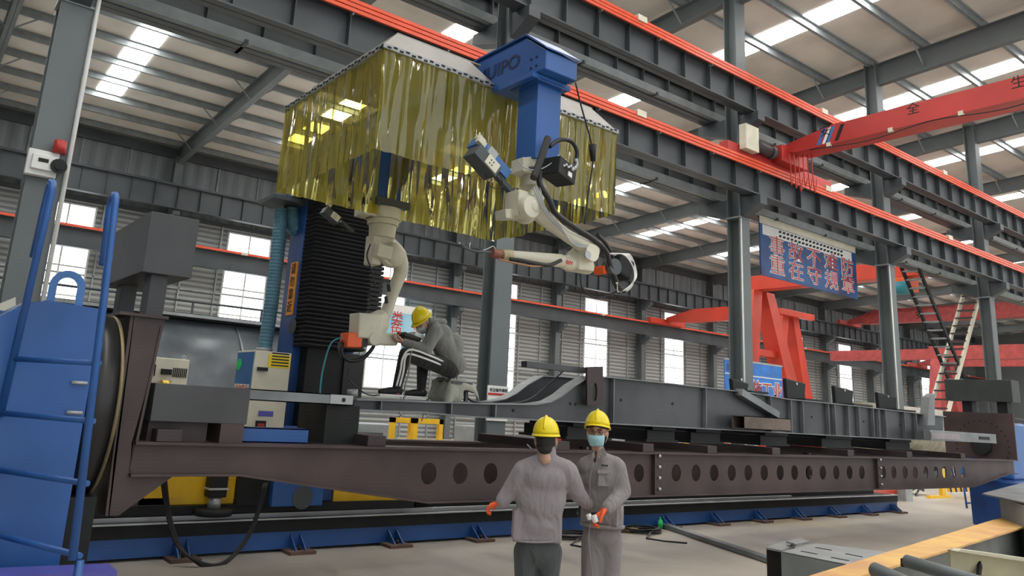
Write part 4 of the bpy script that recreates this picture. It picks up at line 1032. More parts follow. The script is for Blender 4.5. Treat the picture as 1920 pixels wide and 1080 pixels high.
# steel bar stack sticking out left of the chassis
p0, p1 = at(470, 740, Y=6.75), at(662, 741, Y=6.75)
b = MB().box(p0.x-.1, p1.x, 6.75, 6.76, p1.z-.1, p1.z).box(p0.x-.1, p1.x, 6.75, 6.95, p1.z-.01, p1.z).box(p0.x-.1, p1.x, 6.75, 6.95, p1.z-.1, p1.z-.09).box(p0.x-.1, p1.x, 6.94, 6.95, p1.z-.1, p1.z)
o = b.build('channel_bar', frame_lt); tag(o, 'grey channel bar with bolt holes left of the vehicle frame', 'bar')
MB().box(p1.x-.24, p1.x, 6.742, 6.75, p1.z-.09, p1.z-.005).build('end_plate', galv, o)
MB().cyl((p1.x-.1, 6.738, p1.z-.05), (p1.x-.1, 6.745, p1.z-.05), .02, n=12).build('bolt_hole', black, o)
b = MB().box(at(600, 800, Y=6.9).x, at(662, 800, Y=6.9).x, 6.8, 7.4, zt+.022, p1.z-.1)
o = b.build('clamp_block', black); tag(o, 'dark clamp block under the left end of the vehicle frame', 'clamp')
# right: end plate with bolt circle
xe0, xe1 = at(1768, 800, Y=YP).x, at(1903, 800, Y=YP).x
cx = at(1838, 835, Y=7.2).x
xq = at(1903, 800, Y=YP).x-.05
MB().box(xq, xq+.04, YP, 8.0, zt, XZ([(1900, 776)])[0][1]).build('right_end_plate', brown, pf)
q = MB(); cy_, cz_ = 7.25, at(1845, 835, X=xq).z
for k in range(28):
    a = 2*PI*k/28; q.cyl((xq-.006, cy_+.52*math.cos(a), cz_+.52*math.sin(a)), (xq, cy_+.52*math.cos(a), cz_+.52*math.sin(a)), .018, n=10)
q.build('bolt_circle', black, pf)
MB().cyl((xq-.1, cy_, cz_), (xq, cy_, cz_), .2, n=28).build('hub', black, pf)
xa = at(1896, 720, Y=6.6).x; xb = xa+.45; za, zz = at(1830, 745, Y=YP).z, at(1830, 701, Y=YP).z
cw = thing('counterweight_box', (xa, YP, 2), 'dark counterweight box on short posts at the right end of the frame', 'counterweight')
MB().box(xa, xb, YP, YP+1.35, za, zz).build('box_body', mat('dark_green_grey_steel', (.04, .046, .044), .55), cw, bevel=.005)
zq = XZ([(1850, 778)])[0][1]
for y in (YP+.25, YP+.95): MB().box(xa+.1, xa+.35, y-.1, y+.1, zq, za).build('post', black, cw)
MB().box(xa, xb+.1, YP, 8.0, zq-.03, zq).build('mounting_plate', brown, pf)
ts = thing('tailstock_stand', (18, 7, 0), 'blue tailstock stand under the right end of the brown frame', 'stand')
a = at(1824, 983, Z=0); b = at(1800, 905, Y=a.y)
MB().hexa([(a.x, a.y-1.0, 0), (a.x+1.9, a.y-1.0, 0), (a.x+1.9, a.y, 0), (a.x, a.y, 0), (a.x-.05, a.y-1.0, .9), (a.x+1.9, a.y-1.0, .9), (a.x+1.9, a.y, .9), (a.x-.05, a.y, .9)]).build('stand_body', blue_dk, ts, bevel=.02)
MB().box(rx+.25, rx+1.2, 6.7, 7.9, .9, 2.1).build('bearing_housing', blue_lt, ts, bevel=.05)
s0 = at(1813, 953, Z=0); Ys = s0.y; MB().tube([s0, at(1806, 905, Y=Ys)], .025).tube([at(1811, 943, Y=Ys), at(1828, 943, Y=Ys)], .025).build('small_step', blue_dk, ts)
b = thing('channel_bar', (16, 6.5, 1.9), 'grey channel bar with a slot crossing before the right end plate', 'bar')
q0, q1 = at(1745, 822, Y=6.5), at(1868, 823, Y=6.5)
MB().box(q0.x, q1.x, 6.5, 6.62, q1.z-.09, q1.z+.09).build('channel_body', frame_lt, b, bevel=.005)
MB().box(q1.x-.85, q1.x-.35, 6.49, 6.5, q1.z-.03, q1.z+.03).build('slot', black, b); MB().box(q0.x, q0.x+1.2, 6.48, 6.5, q1.z-.06, q1.z+.05).build('scale_plate', mat('scale_pinkish_grey', (.3, .26, .27), .5), b)
# ------------------------------------------------------------------ vehicle chassis being welded
YC = 6.9
ch = thing('vehicle_chassis_frame', (8, 7.3, 1.64), 'dark grey steel vehicle chassis frame clamped above the brown beam', 'chassis')
topc = [(664, 749), (760, 752), (905, 757), (1000, 758), (1028, 753), (1050, 741), (1072, 723), (1100, 706), (1132, 707), (1250, 719), (1400, 736), (1470, 748), (1600, 761), (1733, 777), (1768, 781)]
botc = [(664, 768), (780, 772), (880, 781), (1000, 787), (1141, 794), (1328, 804), (1500, 813), (1701, 824), (1768, 826)]
TZ, BZ = XZ(topc, YC), XZ(botc, YC)
chn = ch
def crail(Y, nm):
    plate(nm+'_web', TZ+BZ[::-1], Y, .012, frame_m, ch)
    w = .2
    b = MB()
    for L in (TZ, BZ):
        for (x0, z0), (x1, z1) in zip(L, L[1:]):
            if L is TZ and z1 > z0+.03 or True:
                b.hexa([(x0, Y-.06, z0-.007), (x1, Y-.06, z1-.007), (x1, Y+w-.06, z1-.007), (x0, Y+w-.06, z0-.007), (x0, Y-.06, z0+.007), (x1, Y-.06, z1+.007), (x1, Y+w-.06, z1+.007), (x0, Y+w-.06, z0+.007)])
    b.build(nm+'_flange', frame_lt, ch)
crail(YC, 'near_rail'); crail(7.75, 'far_rail')
def zline(L, x):
    for (a0, z0), (a1, z1) in zip(L, L[1:]):
        if a0 <= x <= a1: return z0+(z1-z0)*(x-a0)/(a1-a0)
    return L[-1][1]
for px in (708, 840, 923, 1144, 1318, 1440, 1478, 1500, 1548, 1560, 1585, 1605, 1632, 1642, 1655, 1690, 1712):
    x = at(px, 780, Y=YC).x
    MB().box(x-.006, x+.006, YC-.06, YC, zline(BZ, x), zline(TZ, x)).build('web_stiffener', frame_lt, ch)
for px in (700, 880, 1150, 1330, 1470, 1600, 1700):
    x = at(px, 780, Y=YC).x; z = zline(BZ, x)
    MB().box(x-.05, x+.05, YC+.01, 7.75, z+.02, min(z+.12, zline(TZ, x)-.01)).build('cross_member', frame_m, ch)
for px, py in ((1165, 750), (1262, 757), (1523, 782), (1620, 790), (1688, 797), (1070, 757), (1080, 758), (963, 770)):
    p = at(px, py, Y=YC-.008); MB().cyl(p, p+V((0, .006, 0)), .018, n=10).build('bolt_hole', black, ch)
pp = XZ([(1101, 688), (1131, 687), (1131, 757), (1123, 761), (1101, 760)], 6.8)
plate('upright_clamp_plate', pp, 6.8, .03, brown_dk, ch, [(at(1116, 735, Y=6.8).x, at(1116, 735, Y=6.8).z, .035, .11)])
a, b_ = at(979, 697, Y=7.0), at(1104, 695, Y=7.0)
MB().box(a.x, b_.x, 6.92, 7.02, b_.z-.04, b_.z+.03).build('top_cross_bar', frame_m, ch)
x = at(1385, 735, Y=6.83); y2 = at(1455, 778, Y=6.83)
MB().bar(x, y2, .12, .1).build('diagonal_brace', frame_lt, ch)
x0, x1 = at(1387, 790, Y=6.7).x, at(1473, 790, Y=6.7).x; z0, z1 = at(1430, 806, Y=6.7).z, at(1430, 782, Y=6.7).z
rt = mat('rusty_tube', (.13, .1, .08), .6, var=.15)
b = MB(); b.box(x0, x1, 6.62, 6.63, z0, z1).box(x0, x1, 6.82, 6.83, z0, z1).box(x0, x1, 6.62, 6.83, z0, z0+.01).box(x0, x1, 6.62, 6.83, z1-.01, z1)
o = b.build('square_tube', rt); tag(o, 'rusty open square tube lying beside the chassis web', 'tube')
for i, (px, w) in enumerate(((1380, 30), (1484, 36), (1574, 34), (1655, 34))):
    a = at(px-w/2, 748-0, Y=7.3); c = at(px+w/2, 748, Y=7.3); z0 = zline(TZ, a.x)+.008; z1 = at(px, (711, 711, 725, 737)[i], Y=7.3).z
    o = thing('clamp_jaw', (a.x, 7.3, z0), 'black clamp jaw standing on the chassis, %s of four from the left' % ORD[i], 'clamp')
    MB().hexa([(a.x, 7.2, z0), (c.x-.05, 7.2, z0), (c.x-.05, 7.27, z0), (a.x, 7.27, z0), (a.x-.03, 7.2, z1), (c.x, 7.2, z1-.05), (c.x, 7.27, z1-.05), (a.x-.03, 7.27, z1)]).build('jaw_body', black, o, bevel=.02)
    MB().box(a.x-.05, c.x-.02, 6.86, 7.6, z0-.0, z0+.03).build('jaw_foot', black, o)
    MB().cyl(((a.x+c.x)/2, 7.19, (z0+z1)/2+.1), ((a.x+c.x)/2, 7.2, (z0+z1)/2+.1), .02).build('pin', silver, o)
o = MB().prism([(at(1738, 745, Y=6.8).x, 6.75, at(1738, 745, Y=6.8).z), (at(1748, 745, Y=6.8).x, 6.75, at(1748, 738, Y=6.8).z), (at(1748, 800, Y=6.8).x, 6.75, at(1746, 797, Y=6.8).z), (at(1734, 800, Y=6.8).x, 6.75, at(1734, 797, Y=6.8).z)], (0, .15, 0)).build('guide_channel', frame_lt); tag(o, 'upright grey channel at the right end of the chassis', 'channel')
for i, (p0, p1, za) in enumerate(((1058, 1098, 0), (1100, 1135, 0), (1208, 1260, 0), (1290, 1345, 0), (1420, 1470, 0), (1535, 1590, 0), (1655, 1700, 0))):
    x0, x1 = at(p0, 820, Y=7).x, at(p1, 820, Y=7).x; z1 = zline(BZ, x0)-.012
    o = thing('support_clamp', (x0, 7, zt+.13), 'black support clamp between beam and chassis, %s from the left' % ORD[i], 'clamp')
    MB().box(x0, x1, 6.95, 7.75, zt+.13, z1-.04).build('clamp_base', black, o, bevel=.01)
    MB().box(x0-.04, x1+.04, 6.93, 7.8, zt+.13, zt+.16).build('clamp_foot', black, o)
    MB().box(x0+.05, x1-.05, 6.9, 7.7, z1-.04, z1).build('clamp_pad', black, o)
#PART5
# ------------------------------------------------------------------ people
def head(root, c, fw, up, mask_m, glasses=False, hl=1.0, tilt=0):
    MB.SC = (V(c), hl)
    o = head_(root, c, fw, up, mask_m, glasses, tilt)
    MB.SC = None
    return o
def head_(root, c, fw, up, mask_m, glasses=False, tilt=0):
    """c centre of the skull; fw where the face looks; up top of the head"""
    fw = V(fw).normalized(); up = V(up); up = (up-fw*up.dot(fw)).normalized(); rt = fw.cross(up).normalized(); c = V(c)
    P = lambda f, r, u: c+fw*f+rt*r+up*u
    parts = [('ell', P(-.012, 0, .03), (.079, .098, .098), (rt, fw, up)), ('ell', P(.02, 0, -.045), (.062, .072, .075), (rt, fw, up)),
             ('cap', P(.035, 0, -.095), .03, P(.05, 0, -.085), .026), ('cap', P(-.02, 0, -.06), .05, P(-.026, 0, -.135), .05),
             ('cap', P(.086, 0, .005), .01, P(.106, 0, -.032), .014), ('ell', P(.094, .014, -.034), (.009, .009, .008), (rt, fw, up)), ('ell', P(.094, -.014, -.034), (.009, .009, .008), (rt, fw, up)),
             ('ell', P(.078, .03, .022), (.028, .014, .009), (rt, fw, up)), ('ell', P(.078, -.03, .022), (.028, .014, .009), (rt, fw, up)),
             ('ell', P(.068, .045, -.02), (.02, .018, .02), (rt, fw, up)), ('ell', P(.068, -.045, -.02), (.02, .018, .02), (rt, fw, up)),
             ('ell', P(.082, 0, -.062), (.024, .014, .012), (rt, fw, up))]
    for s in (-1, 1): parts.append(('ell', P(-.008, s*.08, -.01), (.012, .02, .034), (rt, (fw+rt*s*-.3), up)))
    o = blob(parts, .005, 3).build('head', skin, root)
    # hair at the nape and temples
    hb = blob([('ell', P(-.032, 0, .005), (.078, .082, .085), (rt, fw, up)), ('ell', P(-.055, 0, -.06), (.058, .047, .05), (rt, fw, up))], .006, 3)
    hb.build('hair', hair, o)
    for s in (-1, 1):
        e = MB().ball(P(.086, s*.031, .006), (.012, .006, .0055), (rt, fw, up), 10); e.build('eye', hair, o)
        MB().tube([P(.094, s*.014, .024), P(.096, s*.032, .029), P(.088, s*.05, .022)], .0035, 6).build('eyebrow', hair, o)
    # face mask
    if mask_m:
        q = MB(); n, m = 10, 6; vs = []
        for j in range(m+1):
            u = .0-j/m*.095-.024
            for i in range(n+1):
                a = (i/n-.5)*2.0; k = 1-.25*(j/m)**2
                bulge = .122-.012*abs(j-2)/2
                vs.append(P(math.cos(a)*bulge*k+.004, math.sin(a)*.084*k, u+.012*math.cos(a)-.004))
        q.add(vs, [(j*(n+1)+i, j*(n+1)+i+1, (j+1)*(n+1)+i+1, (j+1)*(n+1)+i) for j in range(m) for i in range(n)], True)
        mo = q.build('face_mask', mask_m, o); sm = mo.modifiers.new('solid', 'SOLIDIFY'); sm.thickness = .003
        b = MB()
        for s in (-1, 1): b.tube([P(.05, s*.073, -.02), P(.0, s*.088, .015), P(-.02, s*.09, -.005), P(.0, s*.086, -.04), P(.03, s*.072, -.08)], .0014, 5)
        b.build('ear_loop', white, o)
    if glasses:
        b = MB()
        for s in (-1, 1):
            b.tube([P(.104, s*.032+.024*math.cos(t*PI/6), .004+.018*math.sin(t*PI/6)) for t in range(13)], .0018, 5)
            b.tube([P(.102, s*.056, .008), P(.0, s*.084, .01)], .0016, 5)
        b.tube([P(.105, -.009, .006), P(.107, 0, .009), P(.105, .009, .006)], .0018, 5)
        b.build('glasses', black, o)
    # safety helmet
    hc = P(-.01, 0, .05); f0, u0 = fw, up; fw = f0*math.cos(tilt)+u0*math.sin(tilt); up = u0*math.cos(tilt)-f0*math.sin(tilt); q = MB(); n, m = 32, 9; vs = []
    for j in range(m+1):
        ph = PI/2*j/m
        for i in range(n):
            th = 2*PI*i/n
            ridge = 1+.035*max(0, 1-abs(math.sin(th))*5)*math.sin(ph)
            vs.append(hc+(rt*math.sin(th)*.104+fw*math.cos(th)*.125)*math.cos(ph)*(1 if j else 1.02)+up*.13*math.sin(ph)*ridge)
    q.add(vs, [(j*n+i, j*n+(i+1) % n, (j+1)*n+(i+1) % n, (j+1)*n+i) for j in range(m) for i in range(n)], True)
    rim = []
    for r_, u_ in ((1.0, .0), (1.09, -.016), (1.09, -.022), (.98, -.014)):
        for i in range(n):
            th = 2*PI*i/n; fx = .038*max(0, math.cos(th))**2*(r_ > 1.05)
            rim.append(hc+rt*math.sin(th)*.104*r_+fw*(math.cos(th)*.125*r_+fx)+up*(u_-(.004*max(0, math.cos(th)) if r_ > 1.05 else 0)))
    q.add(rim, [(j*n+i, (j+1)*n+i, (j+1)*n+(i+1) % n, j*n+(i+1) % n) for j in range(3) for i in range(n)], True)
    q.tube([hc+fw*(.12*math.cos(a))+up*(.002+.132*math.sin(a)) for a in [PI*(i+1)/14 for i in range(13)]], .009, 8)
    ho = q.build('safety_helmet', helmet_m, o)
    sm = ho.modifiers.new('solid', 'SOLIDIFY'); sm.thickness = .003
    MB().cyl(P(.0, 0, .02)-up*0, P(.0, 0, .045), .088, .1, 24, cap=False).build('helmet_band', hair, ho)
    return o
def hand(root, w, d, n, side, m, curl=.5, s=1.0, name='hand', spread=.1):
    """w wrist; d pointing direction; n palm normal (fingers curl this way); side thumb side"""
    w, d, n = V(w), V(d).normalized(), V(n); n = (n-d*n.dot(d)).normalized(); sd = V(side); sd = (sd-d*sd.dot(d)-n*sd.dot(n)).normalized()
    P = []
    P.append(('cap', w-d*.03*s, .027*s, w+d*.02*s, .026*s))
    P.append(('box', w+d*.052*s, d, sd, n, .045*s, .036*s, .012*s))
    for k, (off, L) in enumerate(((.028, .95), (.0095, 1.05), (-.0095, 1.0), (-.028, .8))):
        p = w+d*.092*s+sd*off*s; a = curl*.55+.04*k; q = d+sd*off*spread*8
        P.append(('cap', w+d*.03*s+sd*off*.8*s, .011*s, p, .0105*s))
        for seg in (.042, .027, .022):
            dr = (d*math.cos(a)+n*math.sin(a)+sd*off*spread*10).normalized(); p2 = p+dr*seg*L*s
            P.append(('cap', p, .0092*s, p2, .0083*s)); p = p2; a += curl*1.0
    b0 = w+d*.025*s+sd*.03*s; a = .7
    t1 = b0+(d*.75+sd*.6+n*.35).normalized()*.042*s; t2 = t1+(d*.85+sd*.15+n*.5*(curl+.3)).normalized()*.032*s; t3 = t2+(d*.85-sd*.2*curl+n*.6*(curl+.3)).normalized()*.026*s
    P += [('cap', b0, .014*s, t1, .012*s), ('cap', t1, .0115*s, t2, .0105*s), ('cap', t2, .0105*s, t3, .009*s)]
    return blob(P, .0042*s, 2).build(name, m, root)
FW = V((math.sin(YAW), math.cos(YAW), 0)); RT = V((math.cos(YAW), -math.sin(YAW), 0)); UP = V((0, 0, 1))
def person(name, base, label): return thing(name, base, label, 'person')
# --- worker seen from behind
def worker_back():
    W = 5.9; J = lambda x, y, d=0: at(x, y, W=W+d)
    b0 = J(1008, 1000); r = person('person', (b0.x, b0.y, 0), 'person seen from behind in light grey jacket and yellow helmet, arm outstretched')
    ax = (RT, FW, UP)
    body = [('ell', J(1016, 905), (.13, .07, .2), ax), ('cap', J(1025, 850), .055, J(1025, 875), .065), ('cap', J(1005, 1000), .07, J(1008, 1020), .07)]
    hipz = J(1005, 1010)
    for s, kx in ((-1, 986), (1, 1032)):
        hip = J(kx, 1030); knee = V((hip.x, hip.y, .5))+FW*.02; ank = V((hip.x, hip.y, .1))
        body += [('cap', hip-V((0, 0, .05)), .055, knee, .045), ('cap', knee, .045, ank, .035)]
    blob(body, .02, 4).build('body', skin, r)
    jk = [('ell', J(1020, 893), (.2, .125, .13), ax), ('ell', J(1014, 930), (.2, .125, .22), ax), ('ell', J(1008, 975), (.19, .13, .16), ax), ('box', J(1006, 985), RT, FW, UP, .185, .1, .11),
          ('cap', J(986, 877), .068, J(1022, 862), .06), ('cap', J(1022, 862), .06, J(1062, 879), .07), ('cap', J(1025, 846, -.018), .072, J(1025, 866), .08),
          ('cap', J(981, 882), .078, J(960, 915, .02), .07), ('cap', J(960, 915, .02), .068, J(943, 938, .0), .058),
          ('cap', J(1066, 884), .075, J(1083, 926, .08), .068), ('cap', J(1083, 926, .08), .066, J(1101, 944, .14), .05)]
    o = blob(jk, .013, 5).build('jacket', work_grey, r)
    MB().tube(catmull([J(962, 1014, -.09), J(985, 1016, -.128), J(1008, 1017, -.135), J(1030, 1016, -.128), J(1050, 1013, -.09)]), .007, 6).build('hem_seam', work_grey, o)
    tr_ = [('cap', J(992, 1018), .1, J(1024, 1018), .1), ('ell', J(1008, 1030), (.17, .12, .12), ax)]
    for kx in (986, 1031):
        hip = J(kx, 1034); knee = V((hip.x, hip.y, .5))+FW*.02; ank = V((hip.x, hip.y, .08))
        tr_ += [('cap', hip, .098, knee, .078), ('cap', knee, .078, ank, .07)]
        blob([('cap', V((hip.x, hip.y, .05)), .05, V((hip.x, hip.y, .04))+FW*.14, .038)], .01, 3).build('shoe', black, r)
    blob(tr_, .015, 5).build('trousers', work_dark, r)
    head(r, J(1024, 825), FW*1+RT*.25, UP+FW*.08, mask_w, hl=.97)
    hand(r, J(938, 942, .0), -RT*.75+FW*.3-UP*.3, -UP*.5+RT*.4, FW+UP*.6, glove_m, .9, .95, 'glove')
    hand(r, J(1101, 944, .14), RT*.5+FW*.6-UP*.2, -UP, -RT+FW*.2, work_dark, .6, 1.0, 'glove')
    MB().tube([J(988, 833), J(1001, 846)], .004, 6).build('pencil', silver, r)
worker_back()
# --- worker facing the camera
def worker_front():
    W = 6.12; J = lambda x, y, d=0: at(x, y, W=W+d)
    b0 = J(1128, 1000); r = person('person', (b0.x, b0.y, 0), 'person facing left in grey work suit with blue mask, glasses and orange glove')
    fd = (-FW*.85-RT*.5).normalized(); sr = fd.cross(UP)*-1   # sr: towards his left in the picture's right
    sr = (RT*.87-FW*.45).normalized()
    ax = (sr, fd, UP)
    body = [('ell', J(1128, 905), (.12, .065, .2), ax), ('cap', J(1122, 848), .052, J(1124, 870), .06), ('cap', J(1128, 985), .06, J(1130, 1005), .06)]
    for kx in (1110, 1144):
        hip = J(kx, 1020); knee = V((hip.x, hip.y, .48)); ank = V((hip.x, hip.y, .1)); body += [('cap', hip-V((0, 0, .05)), .055, knee, .045), ('cap', knee, .045, ank, .035)]
    blob(body, .02, 4).build('body', skin, r)
    jk = [('ell', J(1127, 890), (.185, .12, .15), ax), ('ell', J(1128, 925), (.18, .12, .2), ax), ('ell', J(1130, 960), (.165, .12, .13), ax), ('box', J(1129, 964), sr, fd, UP, .15, .085, .075),
          ('cap', J(1098, 872), .065, J(1124, 858), .055), ('cap', J(1124, 858), .055, J(1153, 872), .07),
          ('cap', J(1157, 876, -.04), .072, J(1168, 922, -.1), .066), ('cap', J(1168, 922, -.1), .064, J(1139, 953, -.26), .052),
          ('cap', J(1096, 876, .05), .068, J(1086, 908, .03), .06), ('cap', J(1086, 908, .05), .058, J(1098, 932, .1), .048)]
    o = blob(jk, .012, 5).build('jacket', work_grey2, r)
    # collar flaps, placket, pocket
    for s, pts in ((1, [(1121, 846), (1132, 838), (1137, 852), (1127, 862)]), (-1, [(1109, 852), (1114, 845), (1117, 866), (1108, 864)])):
        q = [J(x, y, -.115 if s > 0 else -.105) for x, y in pts]; MB().prism(q, -FW*.008).build('collar_flap', work_grey2, o, bevel=.002)
    MB().prism([J(1113, 846, -.09), J(1119, 846, -.09), J(1117, 866, -.118), J(1113, 868, -.118)], -FW*.006).build('dark_shirt', black, o)
    MB().tube(catmull([J(1113, 866, -.123), J(1106, 900, -.122), J(1107, 940, -.125), J(1110, 978, -.116)]), .004, 6).build('placket', work_grey2, o)
    c = J(1132, 897, -.118); MB().obox(c, RT*.95+FW*.25, -FW, UP, .05, .008, .06).build('chest_pocket', work_grey2, o, bevel=.006)
    c = J(1132, 885, -.124); MB().obox(c, RT*.95+FW*.25, -FW, UP, .054, .008, .014).build('pocket_flap', work_grey2, o, bevel=.004)
    c = J(1134, 873, -.121)
    b = MB()
    for k in range(4): b.obox(c+RT*(.013*k-.02), RT, -FW, UP, .005, .003, .006)
    b.build('chest_mark', black, o)
    MB().tube([J(1129, 984)+sr*.165*math.cos(a)+fd*.125*math.sin(a) for a in [2*PI*i/24 for i in range(25)]], .016, 8).build('waist_band', work_grey2, o)
    tr_ = [('ell', J(1129, 1000), (.155, .12, .13), ax)]
    for kx in (1112, 1146):
        hip = J(kx, 1012); knee = V((hip.x, hip.y, .48))+fd*.02; ank = V((hip.x, hip.y, .08))
        tr_ += [('cap', hip, .095, knee, .082), ('cap', knee, .082, ank, .075)]
        blob([('cap', V((hip.x, hip.y, .05)), .05, V((hip.x, hip.y, .04))+fd*.14, .038)], .01, 3).build('shoe', black, r)
    blob(tr_, .014, 5).build('trousers', work_grey2, r)
    head(r, J(1120, 810), (-FW*1-RT*.3-UP*.06), UP, mask_b, True, hl=.94, tilt=.22)
    w = J(1137, 955, -.27)
    g = hand(r, w, J(1117, 968, -.3)-w, -FW*.2-RT*.4-UP*.6, RT*.3-FW*.7-UP*.2, glove_m, .85, 1.08, 'glove')
    hand(r, J(1099, 936, .1), -RT*.2+FW*.1-UP*.6, -FW, RT, work_dark, .6, .95, 'glove')
    t = thing('hand_pendant', J(1112, 970, -.31), 'small white two-ended pendant held in the orange glove', 'controller')
    a = J(1104, 966, -.32); c = J(1117, 973, -.34)
    MB().cyl(J(1103, 964, -.33), J(1107, 974, -.34), .02, .022, 14).build('white_end', white, t, bevel=.004)
    MB().cyl(J(1113, 966, -.35), J(1117, 979, -.36), .022, .022, 14).build('white_end', white, t, bevel=.004)
    MB().tube([J(1108, 964, -.3), J(1130, 962, -.3)], .012, 8).build('grip', black, t)
    o = MB().tube(catmull([J(1108, 974, -.33), J(1104, 1010, -.32), J(1108, 1050, -.32), J(1112, 1100, -.32), V((J(1112, 1100, -.32).x, J(1112, 1100, -.32).y, .01))]), .003, 6).build('pendant_wire', galv); tag(o, 'thin wire hanging from the white pendant to the floor', 'wire')
worker_front()
# --- worker crouched on the chassis
def worker_sit():
    YS = 7.15; J = lambda x, y, d=0: at(x, y, Y=YS+d)
    b0 = J(800, 745); r = person('person', (b0.x, b0.y, 1.8), 'person in grey hooded jacket and black striped trousers hunched seated on the chassis')
    X = V((1, 0, 0)); YV = V((0, 1, 0))
    hip = J(845, 690); body = [('cap', J(805, 615), .05, J(815, 625), .06), ('ell', J(840, 650), (.05, .07, .12), ((1, 0, -.5), YV, (.5, 0, 1))), ('cap', hip-YV*.06, .05, hip+YV*.06, .05)]
    near = dict(h=J(842, 690, -.1), k=J(760, 664, -.16), a=J(744, 728, -.13)); far = dict(h=J(842, 692, .1), k=J(793, 676, .12), a=J(790, 728, .05))
    for L in (near, far): body += [('cap', L['h'], .05, L['k'], .045), ('cap', L['k'], .04, L['a'], .03)]
    blob(body, .02, 4).build('body', skin, r)
    jk = [('ell', J(822, 628), (.13, .19, .14), ((1, 0, -.6), YV, (.6, 0, 1))), ('ell', J(843, 655), (.14, .19, .2), ((1, 0, -.35), YV, (.35, 0, 1))), ('ell', J(850, 683), (.14, .18, .13), (X, YV, UP)),
          ('cap', J(816, 622, -.17), .08, J(800, 656, -.2), .062), ('cap', J(800, 656, -.2), .06, J(758, 642, -.12), .045),
          ('cap', J(816, 622, .17), .08, J(795, 652, .18), .06), ('cap', J(795, 652, .18), .058, J(760, 640, .05), .045), ('cap', J(812, 612, -.05), .08, J(812, 612, .05), .08), ('cap', J(822, 632, -.06), .13, J(852, 682, -.07), .13), ('cap', J(822, 632, .06), .13, J(852, 682, .07), .13)]
    o = blob(jk, .014, 5).build('jacket', hood_grey, r)
    blob([('cap', J(806, 603, -.07), .035, J(832, 604, -.05), .04), ('cap', J(832, 604, -.05), .04, J(832, 604, .06), .04), ('cap', J(806, 603, .07), .035, J(832, 604, .05), .04)], .012, 4).build('hood', hood_grey, o)
    tr_ = [('cap', J(846, 693, -.08), .1, J(846, 693, .08), .1)]
    for L in (near, far): tr_ += [('cap', L['h'], .098, L['k'], .074), ('cap', L['k'], .072, L['a'], .052)]
    t = blob(tr_, .014, 5).build('trousers', track_blk, r)
    for dz in (.035, -.012):
        pts = [near['h']+V((-.14, -.085, dz+.02)), (near['h']+near['k'])/2+V((0, -.09, dz+.01)), near['k']+V((.02, -.077, dz+.012)), near['k']+V((-.045-dz*.6, -.065, -.04)), (near['k']+near['a'])/2+V((-.02-dz*.8, -.062, 0)), near['a']+V((-.01-dz*.8, -.05, .02))]
        MB().tube(catmull(pts), .011, 8).build('white_stripe', stripe_w, t)
    for L in (near, far):
        a = L['a']; blob([('cap', a+V((0, 0, .03)), .045, a-V((0, 0, .05)), .04)], .01, 2).build('sock', sock_r, r)
        z = 1.815
        blob([('cap', V((a.x+.03, a.y, z+.05)), .045, V((a.x-.1, a.y, z+.04)), .042), ('cap', V((a.x-.1, a.y, z+.04)), .04, V((a.x-.19, a.y, z+.03)), .03)], .009, 3).build('shoe', black, r)
        MB().box(a.x-.22, a.x+.07, a.y-.042, a.y+.042, z-.012, z+.008).build('shoe_sole', white, r, bevel=.006)
    head(r, J(793, 604), (-.78, -.12, -.62), (-.5, 0, .85), mask_w, hl=.95)
    for s, w, tgt in ((-1, J(758, 642, -.12), J(742, 638, -.08)), (1, J(760, 640, .05), J(742, 640, .02))):
        hand(r, w, tgt-w, UP*.3+X*.2, -YV*.2+UP if s < 0 else UP, skin, .8, .95)
    t = thing('teach_pendant', J(765, 632), 'dark handheld controller with red button held by the seated worker', 'controller')
    MB().obox(J(766, 632, -.04), (1, 0, -.22), YV, (.22, 0, 1), .11, .09, .022).build('pendant_body', rubber, t, bevel=.01)
    MB().cyl(J(748, 627, -.1), J(748, 622, -.1), .018).build('red_button', red, t)
    MB().obox(J(780, 630, -.04), (1, 0, -.22), YV, (.22, 0, 1), .06, .07, .026).build('screen', white, t)
    o = MB().tube(catmull([J(778, 640, -.1), J(770, 665, -.25), J(766, 700, -.22), J(760, 722, -.2), J(757, 748, -.15)]), .008, 6).build('pendant_cable', mat('grey_cable', (.25, .24, .2), .5)); tag(o, 'grey cable dropping from the handheld controller past the knee', 'cable')
    # seat
    s = thing('work_stool', J(850, 745), 'dark stool under the seated worker on the chassis', 'stool')
    c = J(848, 715); zt_ = c.z
    MB().box(c.x-.14, c.x+.14, YS-.2, YS+.2, zt_-.03, zt_).build('seat', steel_dk, s)
    for dx in (-.09, .09):
        for dy in (-.15, .15): MB().bar((c.x+dx, YS+dy, 1.8), (c.x+dx, YS+dy, zt_-.03), .035).build('leg', steel_dk, s)
    q = MB(); n, m = 16, 12; vs = []
    for j in range(m+1):
        for i in range(n+1):
            u, v = i/n*2-1, j/m*2-1
            x = c.x+u*.27; y = YS+v*.26; d = max(0, abs(u)-.5)*.5+max(0, abs(v)-.7)*.75
            d += .02*math.sin(u*9+v*3)+.015*math.sin(v*11)
            vs.append((x-(max(0, abs(u)-.6))*u*.12, y-(max(0, abs(v)-.75))*v*.12, zt_+.012-d*(1 if u < 0 else .45)))
    q.add(vs, [(j*(n+1)+i, j*(n+1)+i+1, (j+1)*(n+1)+i+1, (j+1)*(n+1)+i) for j in range(m) for i in range(n)], True)
    o = q.build('draped_cloth', canvas); tag(o, 'crumpled grey-green cloth draped over the stool under the worker', 'cloth')
    sm = o.modifiers.new('solid', 'SOLIDIFY'); sm.thickness = .008
worker_sit()
